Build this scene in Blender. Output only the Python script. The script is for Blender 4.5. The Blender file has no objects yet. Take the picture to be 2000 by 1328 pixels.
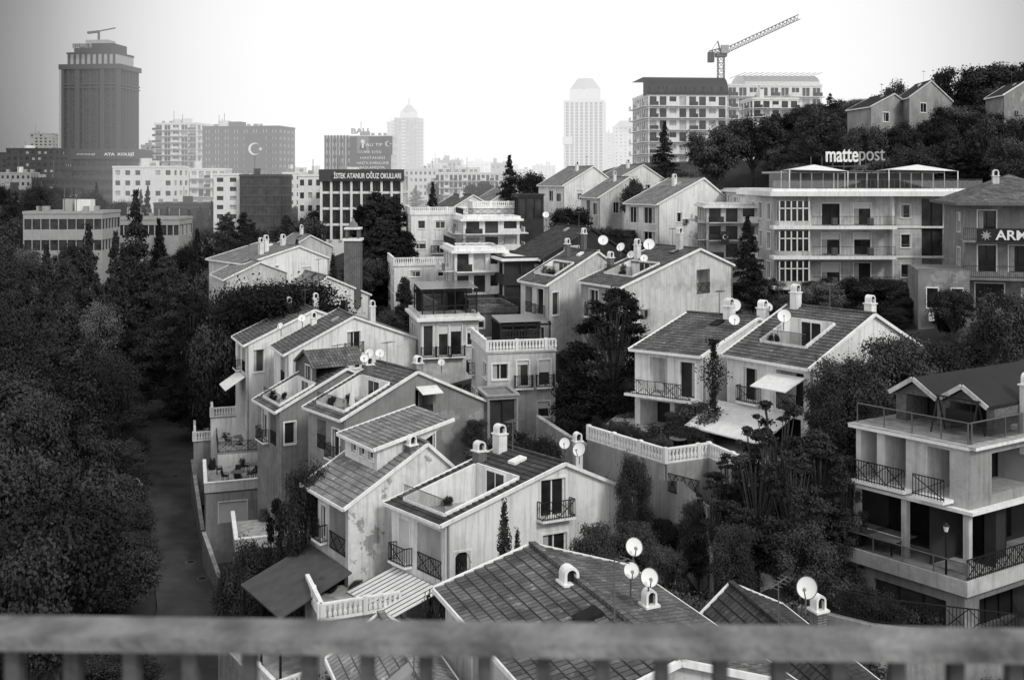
import bpy, math, random, bmesh
import numpy as np
from mathutils import Vector, Matrix
random.seed(7)
F=1944.4; HY=350.0; CZ=31.0      # eye level is 31 m above the valley road
def W(u,v,d): return Vector(((u-1000)*d/F, d, (HY-v)*d/F+CZ))
sc=bpy.context.scene
# ------------------------------------------------------------ terrain
road_pts=[(-13,-20,-31),(-14,20,-31),(-15,40,-31),(-17.5,55,-31),(-22,71.7,-31),(-30.3,92.7,-31),(-38,112,-31),(-48.6,137,-31),(-62,170,-30.5),(-72,200,-29)]
CT=[(-40,40,-31),(-60,70,-30),(-60,110,-29),(-90,150,-24),(-90,90,-26),(-85,210,-22),(-110,250,-16),(-150,200,-14),(-130,120,-18),
(-110,320,-12),(-30,40,-31),(-200,330,-8),(-2,48,-23),(-8,55,-24),(5,52,-22),(-9,72,-22),(-2,75,-20.5),(-14,78,-24),(-17,88,-21.5),(-8,92,-19),
(-28,112,-18),(-15,118,-16),(-30,120,-17),(-24,100,-20),(9,50,-19.5),(0,70,-19),(12,45,-19.5),(15,54,-18),(12,64,-16),(22,62,-16),(5,92,-15),(15,95,-13),
(-6,93,-17),(24,46,-21),(30,50,-21),(45,45,-16),(42,85,-12),(35,108,-12.5),(-5,120,-10.5),(2,105,-13),(18,135,-9),(50,150,-1),(70,150,6),(52,142,0),(60,140,3),(66,136,4),
(90,160,12),(60,122,-3),(85,100,1),(70,200,9),(45,190,2),(110,130,14),(30,170,-5),(0,170,-10),(-40,170,-20),(-20,220,-14),(0,300,-10),
(100,300,12),(-50,400,-10),(50,500,-4),(0,1000,-10),(-600,900,-8),(600,900,0),(0,15,-24),(0,30,-21),(15,25,-20),(30,30,-20),(60,40,-10),(42,230,4),
(0,-60,-24),(60,-60,-10),(-80,-60,-26),(300,200,20),(-350,200,-5),(0,2500,-10),(-2000,2000,-10),(2000,2000,-10),(-120,420,-8),(-200,450,-6),(200,450,10)]
CA=np.array(CT+road_pts,float)
def gz(x,y):
    r2=(CA[:,0]-x)**2+(CA[:,1]-y)**2+4.0
    w=r2**-1.9
    return float((w*CA[:,2]).sum()/w.sum())+CZ
def road_x(y):
    P=road_pts
    for a,b in zip(P[:-1],P[1:]):
        if a[1]<=y<=b[1]:
            t=(y-a[1])/(b[1]-a[1]); return a[0]+(b[0]-a[0])*t
    return P[-1][0]
def gzr(x,y):
    z=gz(x,y)
    if -20<y<200:
        k=abs(x-road_x(y))
        if k<7.5:
            t=max(0,min(1,(k-4.5)/3)); zr=CZ-31 if y<140 else CZ-31+(y-140)/60*1.6
            z=zr*(1-t)+z*t
    return z
# ------------------------------------------------------------ materials (black & white photograph: neutral greys)
MT={}
def nt(name):
    m=bpy.data.materials.new(name); m.use_nodes=True; MT[name]=m
    t=m.node_tree; b=t.nodes['Principled BSDF']; return m,t,b
def mat(name,base,rough=.85,var=.12,scale=1.5,streak=0,bump=.1,spec=.25,metal=0,bs=25,patch=0,grime=0):
    m,t,b=nt(name); N=t.nodes; L=t.links
    tc=N.new('ShaderNodeTexCoord')
    n1=N.new('ShaderNodeTexNoise'); n1.inputs['Scale'].default_value=scale; n1.inputs['Detail'].default_value=6
    L.new(tc.outputs['Object'],n1.inputs['Vector'])
    mr=N.new('ShaderNodeMapRange'); mr.inputs[1].default_value=.3; mr.inputs[2].default_value=.7
    mr.inputs[3].default_value=base*(1-var); mr.inputs[4].default_value=base*(1+var)
    L.new(n1.outputs[0],mr.inputs[0]); out=mr.outputs[0]
    def mul(a,b_):
        mm=N.new('ShaderNodeMath'); mm.operation='MULTIPLY'; L.new(a,mm.inputs[0]); L.new(b_,mm.inputs[1]); return mm.outputs[0]
    if streak:
        mp=N.new('ShaderNodeMapping'); mp.inputs['Scale'].default_value=(2.6,2.6,.16); L.new(tc.outputs['Object'],mp.inputs[0])
        n2=N.new('ShaderNodeTexNoise'); n2.inputs['Scale'].default_value=1.6; n2.inputs['Detail'].default_value=9; n2.inputs['Roughness'].default_value=.68
        L.new(mp.outputs[0],n2.inputs['Vector'])
        r2=N.new('ShaderNodeMapRange'); r2.inputs[1].default_value=.48; r2.inputs[2].default_value=.74; r2.inputs[3].default_value=1; r2.inputs[4].default_value=1-streak
        L.new(n2.outputs[0],r2.inputs[0]); out=mul(out,r2.outputs[0])
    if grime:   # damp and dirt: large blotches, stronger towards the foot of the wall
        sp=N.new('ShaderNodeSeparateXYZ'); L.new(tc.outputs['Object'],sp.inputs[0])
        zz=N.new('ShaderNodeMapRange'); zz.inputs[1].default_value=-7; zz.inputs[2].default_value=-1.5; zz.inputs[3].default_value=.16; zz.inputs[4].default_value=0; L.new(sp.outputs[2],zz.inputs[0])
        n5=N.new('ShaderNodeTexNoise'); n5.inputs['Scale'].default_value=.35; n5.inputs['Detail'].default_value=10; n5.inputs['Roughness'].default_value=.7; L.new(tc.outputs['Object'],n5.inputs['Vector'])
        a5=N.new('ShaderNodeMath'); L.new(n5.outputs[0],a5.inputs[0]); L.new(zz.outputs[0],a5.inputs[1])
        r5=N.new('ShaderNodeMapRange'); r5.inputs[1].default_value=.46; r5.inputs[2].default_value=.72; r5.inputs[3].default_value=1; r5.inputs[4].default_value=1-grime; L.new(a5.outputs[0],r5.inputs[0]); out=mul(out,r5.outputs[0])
    if patch:
        n3=N.new('ShaderNodeTexNoise'); n3.inputs['Scale'].default_value=.55; n3.inputs['Detail'].default_value=9; n3.inputs['Roughness'].default_value=.6
        L.new(tc.outputs['Object'],n3.inputs['Vector'])
        r3=N.new('ShaderNodeMapRange'); r3.inputs[1].default_value=.56; r3.inputs[2].default_value=.58; r3.inputs[3].default_value=1; r3.inputs[4].default_value=1-patch
        L.new(n3.outputs[0],r3.inputs[0]); out=mul(out,r3.outputs[0])
    L.new(out,b.inputs['Base Color'])
    b.inputs['Roughness'].default_value=rough; b.inputs['Specular IOR Level'].default_value=spec; b.inputs['Metallic'].default_value=metal
    if bump:
        n4=N.new('ShaderNodeTexNoise'); n4.inputs['Scale'].default_value=bs; n4.inputs['Detail'].default_value=4; L.new(tc.outputs['Object'],n4.inputs['Vector'])
        bp=N.new('ShaderNodeBump'); bp.inputs['Strength'].default_value=bump; bp.inputs['Distance'].default_value=.03
        L.new(n4.outputs[0],bp.inputs['Height']); L.new(bp.outputs[0],b.inputs['Normal'])
    return m
mat('white_plaster',.82,streak=.42,var=.07,scale=.7,patch=.07,grime=.38)
mat('peeling_plaster',.76,streak=.4,var=.12,patch=.5,grime=.4)
mat('light_plaster',.6,streak=.4,var=.09,patch=.1,grime=.4)
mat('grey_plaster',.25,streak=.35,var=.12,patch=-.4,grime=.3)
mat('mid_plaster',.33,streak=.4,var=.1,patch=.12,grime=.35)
mat('dark_cladding',.035,rough=.5,var=.2)
mat('trim_white',.8,var=.08,bump=0,scale=.8,streak=.3)
mat('concrete',.2,streak=.4,var=.2)
mat('light_concrete',.3,streak=.45,var=.18,patch=.15,grime=.35)
mat('paving',.34,var=.3,scale=2,patch=.2)
mat('iron',.015,rough=.5,var=.1,bump=0)
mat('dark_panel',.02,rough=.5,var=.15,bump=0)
mat('metal_grey',.35,rough=.4,var=.1,metal=.3,bump=0)
mat('steel_dull',.13,rough=.6,var=.1,bump=0)
mat('asphalt',.065,var=.3,scale=.5,bump=.15,patch=.15)
mat('kerb_stone',.2,var=.15)
mat('soil',.03,var=.4,scale=.4,bump=.4,bs=4)
mat('awning_cloth',.7,var=.06,streak=.2)
mat('awning_dark',.07,var=.2)
mat('curtain',.4,var=.2,bump=0)
mat('shutter',.65,var=.04,bump=0)
mat('wood',.13,var=.3,scale=6)
mat('dish_white',.8,var=.03,rough=.5,bump=0)
mat('far_white',.75,streak=.25,var=.06,bump=0)
mat('far_grey',.36,streak=.2,var=.08,bump=0)
mat('far_dark',.07,streak=.2,var=.12,bump=0)
mat('banner_dark',.06,var=.08,bump=0)
mat('banner_grey',.2,var=.08,bump=0)
mat('rail_paint',.17,var=.6,scale=9,bump=.5,bs=60,patch=.35)
mat('rail_dark',.08,var=.4,scale=14,bump=.4,bs=60)
mat('bark',.06,var=.3,scale=8,bump=.6)
def glass(name,base,rough):
    m,t,b=nt(name); N=t.nodes; L=t.links
    tc=N.new('ShaderNodeTexCoord'); n=N.new('ShaderNodeTexNoise'); n.inputs['Scale'].default_value=.7; L.new(tc.outputs['Object'],n.inputs['Vector'])
    mr=N.new('ShaderNodeMapRange'); mr.inputs[1].default_value=.35; mr.inputs[2].default_value=.65; mr.inputs[3].default_value=base*.5; mr.inputs[4].default_value=base*1.6
    L.new(n.outputs[0],mr.inputs[0]); L.new(mr.outputs[0],b.inputs['Base Color']); b.inputs['Roughness'].default_value=rough; b.inputs['Specular IOR Level'].default_value=.4
glass('glass',.02,.15); glass('glass_b',.04,.2); glass('glass_far',.035,.3)
def clear(name):
    m,t,b=nt(name); N=t.nodes; L=t.links
    tr=N.new('ShaderNodeBsdfTransparent'); tr.inputs[0].default_value=(.8,.8,.8,1)
    gl=N.new('ShaderNodeBsdfGlossy'); gl.inputs['Roughness'].default_value=.05; gl.inputs['Color'].default_value=(.8,.8,.8,1)
    mx=N.new('ShaderNodeMixShader'); mx.inputs[0].default_value=.12; L.new(tr.outputs[0],mx.inputs[1]); L.new(gl.outputs[0],mx.inputs[2])
    L.new(mx.outputs[0],N['Material Output'].inputs['Surface'])
clear('glass_clear')
def tile(name,c1,c2,mort,w=.24,h=.36,patch=.3):
    m,t,b=nt(name); N=t.nodes; L=t.links
    uv=N.new('ShaderNodeUVMap')
    br=N.new('ShaderNodeTexBrick'); br.offset=0; br.inputs['Scale'].default_value=1; br.inputs['Brick Width'].default_value=w; br.inputs['Row Height'].default_value=h
    br.inputs['Mortar Size'].default_value=.022; br.inputs['Mortar Smooth'].default_value=.6; br.inputs['Bias'].default_value=-.2
    br.inputs['Color1'].default_value=(c1,c1,c1,1); br.inputs['Color2'].default_value=(c2,c2,c2,1); br.inputs['Mortar'].default_value=(mort,mort,mort,1)
    L.new(uv.outputs[0],br.inputs['Vector'])
    n=N.new('ShaderNodeTexNoise'); n.inputs['Scale'].default_value=.9; n.inputs['Detail'].default_value=8; L.new(uv.outputs[0],n.inputs['Vector'])
    mr=N.new('ShaderNodeMapRange'); mr.inputs[1].default_value=.35; mr.inputs[2].default_value=.7; mr.inputs[3].default_value=1-patch; mr.inputs[4].default_value=1+patch
    L.new(n.outputs[0],mr.inputs[0])
    n2=N.new('ShaderNodeTexNoise'); n2.inputs['Scale'].default_value=2.6; n2.inputs['Detail'].default_value=10; n2.inputs['Roughness'].default_value=.75; L.new(uv.outputs[0],n2.inputs['Vector'])
    r2=N.new('ShaderNodeMapRange'); r2.inputs[1].default_value=.56; r2.inputs[2].default_value=.68; r2.inputs[3].default_value=1; r2.inputs[4].default_value=1+patch*4.5
    L.new(n2.outputs[0],r2.inputs[0]); m3=N.new('ShaderNodeMath'); m3.operation='MULTIPLY'; L.new(mr.outputs[0],m3.inputs[0]); L.new(r2.outputs[0],m3.inputs[1])
    vm=N.new('ShaderNodeVectorMath'); vm.operation='SCALE'; L.new(br.outputs['Color'],vm.inputs[0]); L.new(m3.outputs[0],vm.inputs['Scale'])
    L.new(vm.outputs[0],b.inputs['Base Color']); b.inputs['Roughness'].default_value=.85; b.inputs['Specular IOR Level'].default_value=.2
    bp=N.new('ShaderNodeBump'); bp.inputs['Strength'].default_value=.5; bp.inputs['Distance'].default_value=.05; L.new(br.outputs['Fac'],bp.inputs['Height']); bp.invert=True
    L.new(bp.outputs[0],b.inputs['Normal'])
tile('roof_tile',.1,.17,.02,patch=.4); tile('roof_tile_dark',.05,.085,.015); tile('roof_tile_light',.2,.3,.05)
tile('brick',.16,.24,.09,.22,.08,.2)
tile('corrugated',.28,.36,.12,.25,3.0,.1)
def leafmat(name,base):
    m,t,b=nt(name); N=t.nodes; L=t.links
    oi=N.new('ShaderNodeObjectInfo'); ge=N.new('ShaderNodeNewGeometry')
    n=N.new('ShaderNodeTexNoise'); n.inputs['Scale'].default_value=.5; n.inputs['Detail'].default_value=5; L.new(ge.outputs['Position'],n.inputs['Vector'])
    mr=N.new('ShaderNodeMapRange'); mr.inputs[1].default_value=.3; mr.inputs[2].default_value=.7; mr.inputs[3].default_value=base*.6; mr.inputs[4].default_value=base*1.4; L.new(n.outputs[0],mr.inputs[0])
    m2=N.new('ShaderNodeMapRange'); m2.inputs[3].default_value=.5; m2.inputs[4].default_value=1.7; L.new(oi.outputs['Random'],m2.inputs[0])
    mm=N.new('ShaderNodeMath'); mm.operation='MULTIPLY'; L.new(mr.outputs[0],mm.inputs[0]); L.new(m2.outputs[0],mm.inputs[1])
    L.new(mm.outputs[0],b.inputs['Base Color']); b.inputs['Roughness'].default_value=.8; b.inputs['Specular IOR Level'].default_value=.08
leafmat('leaves',.04); leafmat('needles',.028); leafmat('leaves_light',.065)
# ------------------------------------------------------------ mesh builder
class MB:
    def __init__(s,e1=(1,0),e2=(0,1)):
        s.v=[];s.f=[];s.m=[];s.uv=[];s.e1=e1;s.e2=e2
    def q(s,pts,m,uv=None):
        b=len(s.v); s.v+= [tuple(p) for p in pts]; s.f.append(tuple(range(b,b+len(pts)))); s.m.append(m)
        if uv is None:
            p=[Vector(x) for x in pts]; a=(p[1]-p[0]).length; c=(p[-1]-p[0]).length
            uv=[(0,0),(a,0),(a,c),(0,c)][:len(pts)]
            if len(uv)<len(pts): uv=uv+[(0,0)]*(len(pts)-len(uv))
        s.uv+=uv
    def hexa(s,c,m):
        for i in ((0,3,2,1),(4,5,6,7),(0,1,5,4),(1,2,6,5),(2,3,7,6),(3,0,4,7)): s.q([c[k] for k in i],m)
    def box(s,x0,x1,y0,y1,z0,z1,m):
        s.hexa([(x0,y0,z0),(x1,y0,z0),(x1,y1,z0),(x0,y1,z0),(x0,y0,z1),(x1,y0,z1),(x1,y1,z1),(x0,y1,z1)],m)
    def beam(s,p,q,w,h,m):
        p=Vector(p);q=Vector(q);d=(q-p)
        if d.length<1e-6: return
        d.normalize(); up=Vector((0,0,1)); sd=d.cross(up)
        if sd.length<1e-3: sd=Vector((1,0,0))
        sd.normalize(); up=sd.cross(d); a=sd*w/2; b=up*h/2
        s.hexa([p-a-b,p+a-b,q+a-b,q-a-b,p-a+b,p+a+b,q+a+b,q-a+b],m)
    def cyl(s,p,q,r0,r1,m,n=8):
        p=Vector(p);q=Vector(q);d=(q-p).normalized(); a=d.cross(Vector((0,0,1)))
        if a.length<1e-3: a=Vector((1,0,0))
        a.normalize(); b=d.cross(a)
        A=[p+(a*math.cos(2*math.pi*i/n)+b*math.sin(2*math.pi*i/n))*r0 for i in range(n)]
        B=[q+(a*math.cos(2*math.pi*i/n)+b*math.sin(2*math.pi*i/n))*r1 for i in range(n)]
        for i in range(n): j=(i+1)%n; s.q([A[i],A[j],B[j],B[i]],m)
        s.q(B,m); s.q(A[::-1],m)
    def pb(s,P,s0,s1,t0,t1,z0,z1,m):
        s.hexa([P(s0,t0,z0),P(s1,t0,z0),P(s1,t1,z0),P(s0,t1,z0),P(s0,t0,z1),P(s1,t0,z1),P(s1,t1,z1),P(s0,t1,z1)],m)
    def build(s,name,parent=None,loc=None):
        if not s.v: return None
        me=bpy.data.meshes.new(name); e1,e2=s.e1,s.e2
        V=[(x*e1[0]+y*e2[0],x*e1[1]+y*e2[1],z) for x,y,z in s.v]
        me.from_pydata(V,[],s.f); ms=sorted(set(s.m))
        for k in ms: me.materials.append(MT[k])
        me.polygons.foreach_set('material_index',[ms.index(k) for k in s.m])
        uvl=me.uv_layers.new(name='UVMap'); uvl.data.foreach_set('uv',[c for t in s.uv for c in t])
        me.update(); o=bpy.data.objects.new(name,me); sc.collection.objects.link(o)
        if parent: o.parent=parent
        if loc is not None: o.location=loc
        return o
def empty(name,loc=(0,0,0)):
    e=bpy.data.objects.new(name,None); e.empty_display_size=.5; e.location=loc; sc.collection.objects.link(e); return e
def rail(mb,P,s0,s1,t,z,h=.95,m='iron',step=.13,deco=True):
    mb.pb(P,s0,s1,t-.02,t+.03,z+h-.04,z+h,m); mb.pb(P,s0,s1,t-.015,t+.02,z+.06,z+.1,m)
    n=max(2,int((s1-s0)/step))
    for i in range(n+1):
        s=s0+(s1-s0)*i/n; mb.pb(P,s-.012,s+.012,t-.012,t+.012,z,z+h-.03,m)
    if deco:
        k=max(1,int((s1-s0)/.8))
        for i in range(k):
            a=s0+(s1-s0)*i/k; b=s0+(s1-s0)*(i+1)/k
            for (za,zb_) in ((z+.1,z+h-.05),(z+h-.05,z+.1)):
                mb.beam(P(a,t+.02,za),P(b,t+.02,zb_),.03,.03,m)
def balustrade(mb,P,s0,s1,t,z,h=.85,m='trim_white',step=.24):
    mb.pb(P,s0,s1,t-.1,t+.1,z+h-.1,z+h,m); mb.pb(P,s0,s1,t-.08,t+.08,z,z+.1,m)
    n=max(2,int(abs(s1-s0)/step))
    for i in range(n+1):
        s=s0+(s1-s0)*i/n
        if i%9==0: mb.pb(P,s-.11,s+.11,t-.12,t+.12,z,z+h+.05,m); continue
        for (za,zb_,w) in ((.1,.2,.045),(.2,.38,.085),(.38,.6,.055),(.6,h-.1,.075)):
            mb.pb(P,s-w,s+w,t-w,t+w,z+za,z+zb_,m)
def opening(mb,P,h,wm):
    s0,s1,z0,z1,k=h; dp=.16
    kind=k[0]
    if kind=='l': dp=1.3
    if kind=='o': dp=1.6
    if kind=='p': dp=.22
    for a,b in (((s0,z0),(s1,z0)),((s1,z0),(s1,z1)),((s1,z1),(s0,z1)),((s0,z1),(s0,z0))):
        mb.q([P(a[0],0,a[1]),P(b[0],0,b[1]),P(b[0],-dp,b[1]),P(a[0],-dp,a[1])],wm)
    B=[P(s0,-dp,z0),P(s1,-dp,z0),P(s1,-dp,z1),P(s0,-dp,z1)]
    w=s1-s0; fr='trim_white' if 'k' not in k else 'dark_panel'
    if kind in 'wda':
        mb.q(B,random.choice(['glass','glass','glass_b']))
        f=.06
        for (a,b,c,d) in ((s0,s0+f,z0,z1),(s1-f,s1,z0,z1),(s0+f,s1-f,z0,z0+f),(s0+f,s1-f,z1-f,z1)): mb.pb(P,a,b,-dp+.005,-dp+.06,c,d,fr)
        n=max(1,round(w/.75))
        for i in range(1,n): c=s0+w*i/n; mb.pb(P,c-.03,c+.03,-dp+.005,-dp+.055,z0+f,z1-f,fr)
        if random.random()<.5:
            mb.q([P(s0+f,-dp+.004,z0+f),P(s0+w*.32,-dp+.004,z0+f),P(s0+w*.32,-dp+.004,z1-f),P(s0+f,-dp+.004,z1-f)],'curtain')
        if random.random()<.35: mb.pb(P,s0+.03,s1-.03,-dp+.065,-dp+.09,z1-(z1-z0)*random.uniform(.15,.5),z1-.01,'shutter')
        if kind=='w': mb.pb(P,s0-.07,s1+.07,-.02,.08,z0-.07,z0-.003,'trim_white')
        mb.pb(P,s0-.1,s0-.003,.003,.035,z0,z1+.1,'trim_white'); mb.pb(P,s1+.003,s1+.1,.003,.035,z0,z1+.1,'trim_white'); mb.pb(P,s0-.003,s1+.003,.003,.035,z1+.003,z1+.1,'trim_white')
        if kind=='a':
            r=w/2; c=(s0+s1)/2; n=8; prev=None
            for i in range(n+1):
                an=math.pi*i/n; p=(c+r*math.cos(an),z1-r+r*math.sin(an))
                if prev:
                    mb.q([P(prev[0],-.02,prev[1]),P(p[0],-.02,p[1]),P(p[0],-.02,z1),P(prev[0],-.02,z1)],wm)
                prev=p
    elif kind=='s':
        mb.q(B,'shutter'); n=int((z1-z0)/.12)
        for i in range(n):
            zz=z0+(z1-z0)*i/n; mb.pb(P,s0,s1,-dp+.004,-dp+.03,zz+.02,zz+(z1-z0)/n-.02,'shutter')
        mb.pb(P,s0-.08,s0-.003,.003,.035,z0,z1+.08,'trim_white'); mb.pb(P,s1+.003,s1+.08,.003,.035,z0,z1+.08,'trim_white'); mb.pb(P,s0-.003,s1+.003,.003,.035,z1+.003,z1+.08,'trim_white')
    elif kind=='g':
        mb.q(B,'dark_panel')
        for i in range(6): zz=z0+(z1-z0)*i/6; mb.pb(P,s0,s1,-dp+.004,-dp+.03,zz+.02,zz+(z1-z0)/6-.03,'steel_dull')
    elif kind=='l':
        mb.q(B,wm); a=s0+w*.2; b=s1-w*.2
        mb.pb(P,a,b,-dp+.004,-dp+.05,z0,z0+min(2.15,(z1-z0)*.9),'trim_white')
        mb.pb(P,a+.07,(a+b)/2-.03,-dp+.05,-dp+.06,z0+.07,z0+min(2.08,(z1-z0)*.86),'glass'); mb.pb(P,(a+b)/2+.03,b-.07,-dp+.05,-dp+.06,z0+.07,z0+min(2.08,(z1-z0)*.86),'glass')
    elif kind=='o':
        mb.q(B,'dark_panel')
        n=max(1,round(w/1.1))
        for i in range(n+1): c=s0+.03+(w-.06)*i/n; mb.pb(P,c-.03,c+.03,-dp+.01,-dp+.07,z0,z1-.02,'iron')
    elif kind=='p':
        mb.q(B,random.choice(['glass_far','glass_far','glass_b','curtain']) if 'c' in k else 'glass_far')
        if w>1.6:
            n=max(1,round(w/1.2))
            for i in range(1,n): c=s0+w*i/n; mb.pb(P,c-.05,c+.05,-dp+.01,-dp+.1,z0,z1,'trim_white' if 'k' not in k else 'dark_panel')
    if 'r' in k:
        if kind in 'l': rail(mb,P,s0,s1,-.02,z0)
        else:
            mb.pb(P,s0-.25,s1+.25,.04,.5,z0-.14,z0-.03,'trim_white'); rail(mb,P,s0-.22,s1+.22,.45,z0-.03)
            Q=lambda s,t,z:P(s0-.22+t,s,z); Q2=lambda s,t,z:P(s1+.22+t,s,z)
            rail(mb,Q,.05,.45,0,z0-.03,deco=False); rail(mb,Q2,.05,.45,0,z0-.03,deco=False)
def wall(mb,P,L,zb,prof,holes,m,rmb=None):
    xs=sorted(set([0,L]+[p[0] for p in prof]+[h[0] for h in holes]+[h[1] for h in holes]))
    xs=[x for x in xs if 0<=x<=L]
    def top(s):
        for a,b in zip(prof[:-1],prof[1:]):
            if a[0]-1e-6<=s<=b[0]+1e-6: return a[1]+(b[1]-a[1])*((s-a[0])/(b[0]-a[0]) if b[0]>a[0] else 0)
        return prof[-1][1]
    for a,b in zip(xs[:-1],xs[1:]):
        if b-a<1e-5: continue
        c=(a+b)/2; hs=sorted([h for h in holes if h[0]<c<h[1]],key=lambda h:h[2]); z=zb
        for h in hs:
            if h[2]>z: mb.q([P(a,0,z),P(b,0,z),P(b,0,h[2]),P(a,0,h[2])],m)
            z=h[3]
        mb.q([P(a,0,z),P(b,0,z),P(b,0,top(b)),P(a,0,top(a))],m)
    for h in holes: opening(mb,P,h,m)
def roofplane(mb,xa,za,xb,zb,y0,y1,m,hole=None,verge='trim_white'):
    L=math.hypot(xb-xa,zb-za); n=max(1,int(round(L/.36)))
    for k in range(n):
        p0,p1=k/n,(k+1)/n; x0=xa+(xb-xa)*p0; x1=xa+(xb-xa)*p1; z0=za+(zb-za)*p0; z1=za+(zb-za)*p1
        seg=[(y0,y1)]
        if hole and hole[0]<(x0+x1)/2<hole[1]: seg=[(y0,hole[2]),(hole[3],y1)]
        for a,b in seg:
            if b-a<.02: continue
            mb.q([(x0,a,z0+.08),(x0,b,z0+.08),(x1,b,z1+.03),(x1,a,z1+.03)],m,[(a,k*.36+.02),(b,k*.36+.02),(b,k*.36+.36),(a,k*.36+.36)])
            mb.q([(x0,a,z0+.0),(x0,b,z0+.0),(x0,b,z0+.08),(x0,a,z0+.08)],m)
            mb.q([(x0,a,z0-.06),(x0,b,z0-.06),(x1,b,z1-.06),(x1,a,z1-.06)],'concrete')
    for y in (y0-.04,y1+.04): mb.beam((xa,y,za),(xb,y,zb),.12,.18,verge)
    mb.beam((xa,y0,za-.02),(xa,y1,za-.02),.14,.16,'trim_white')
def chimney(mb,x,y,z0,h,m='white_plaster',w=.25):
    mb.box(x-w,x+w,y-w,y+w,z0-1.2,z0+h,m); mb.box(x-w-.06,x+w+.06,y-w-.06,y+w+.06,z0+h,z0+h+.07,'trim_white')
    z=z0+h+.07; r=w+.0; ri=w*.62
    mb.box(x-r,x-ri,y-r*.8,y+r*.8,z,z+.26,'white_plaster'); mb.box(x+ri,x+r,y-r*.8,y+r*.8,z,z+.26,'white_plaster'); zc=z+.26
    n=8
    for i in range(n):
        a0=math.pi*i/n;a1=math.pi*(i+1)/n
        o0=(x+r*math.cos(a0),zc+r*math.sin(a0));o1=(x+r*math.cos(a1),zc+r*math.sin(a1));i0=(x+ri*math.cos(a0),zc+ri*math.sin(a0));i1=(x+ri*math.cos(a1),zc+ri*math.sin(a1))
        for yy in (y-r*.8,y+r*.8): mb.q([(o0[0],yy,o0[1]),(o1[0],yy,o1[1]),(i1[0],yy,i1[1]),(i0[0],yy,i0[1])],'white_plaster')
        mb.q([(o0[0],y-r*.8,o0[1]),(o1[0],y-r*.8,o1[1]),(o1[0],y+r*.8,o1[1]),(o0[0],y+r*.8,o0[1])],'white_plaster')
        mb.q([(i0[0],y-r*.8,i0[1]),(i1[0],y-r*.8,i1[1]),(i1[0],y+r*.8,i1[1]),(i0[0],y+r*.8,i0[1])],'dark_panel')
    mb.box(x-ri,x+ri,y-.02,y+.02,z,zc+.1,'dark_panel')
FOOT=[]; POTS=[]
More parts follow.
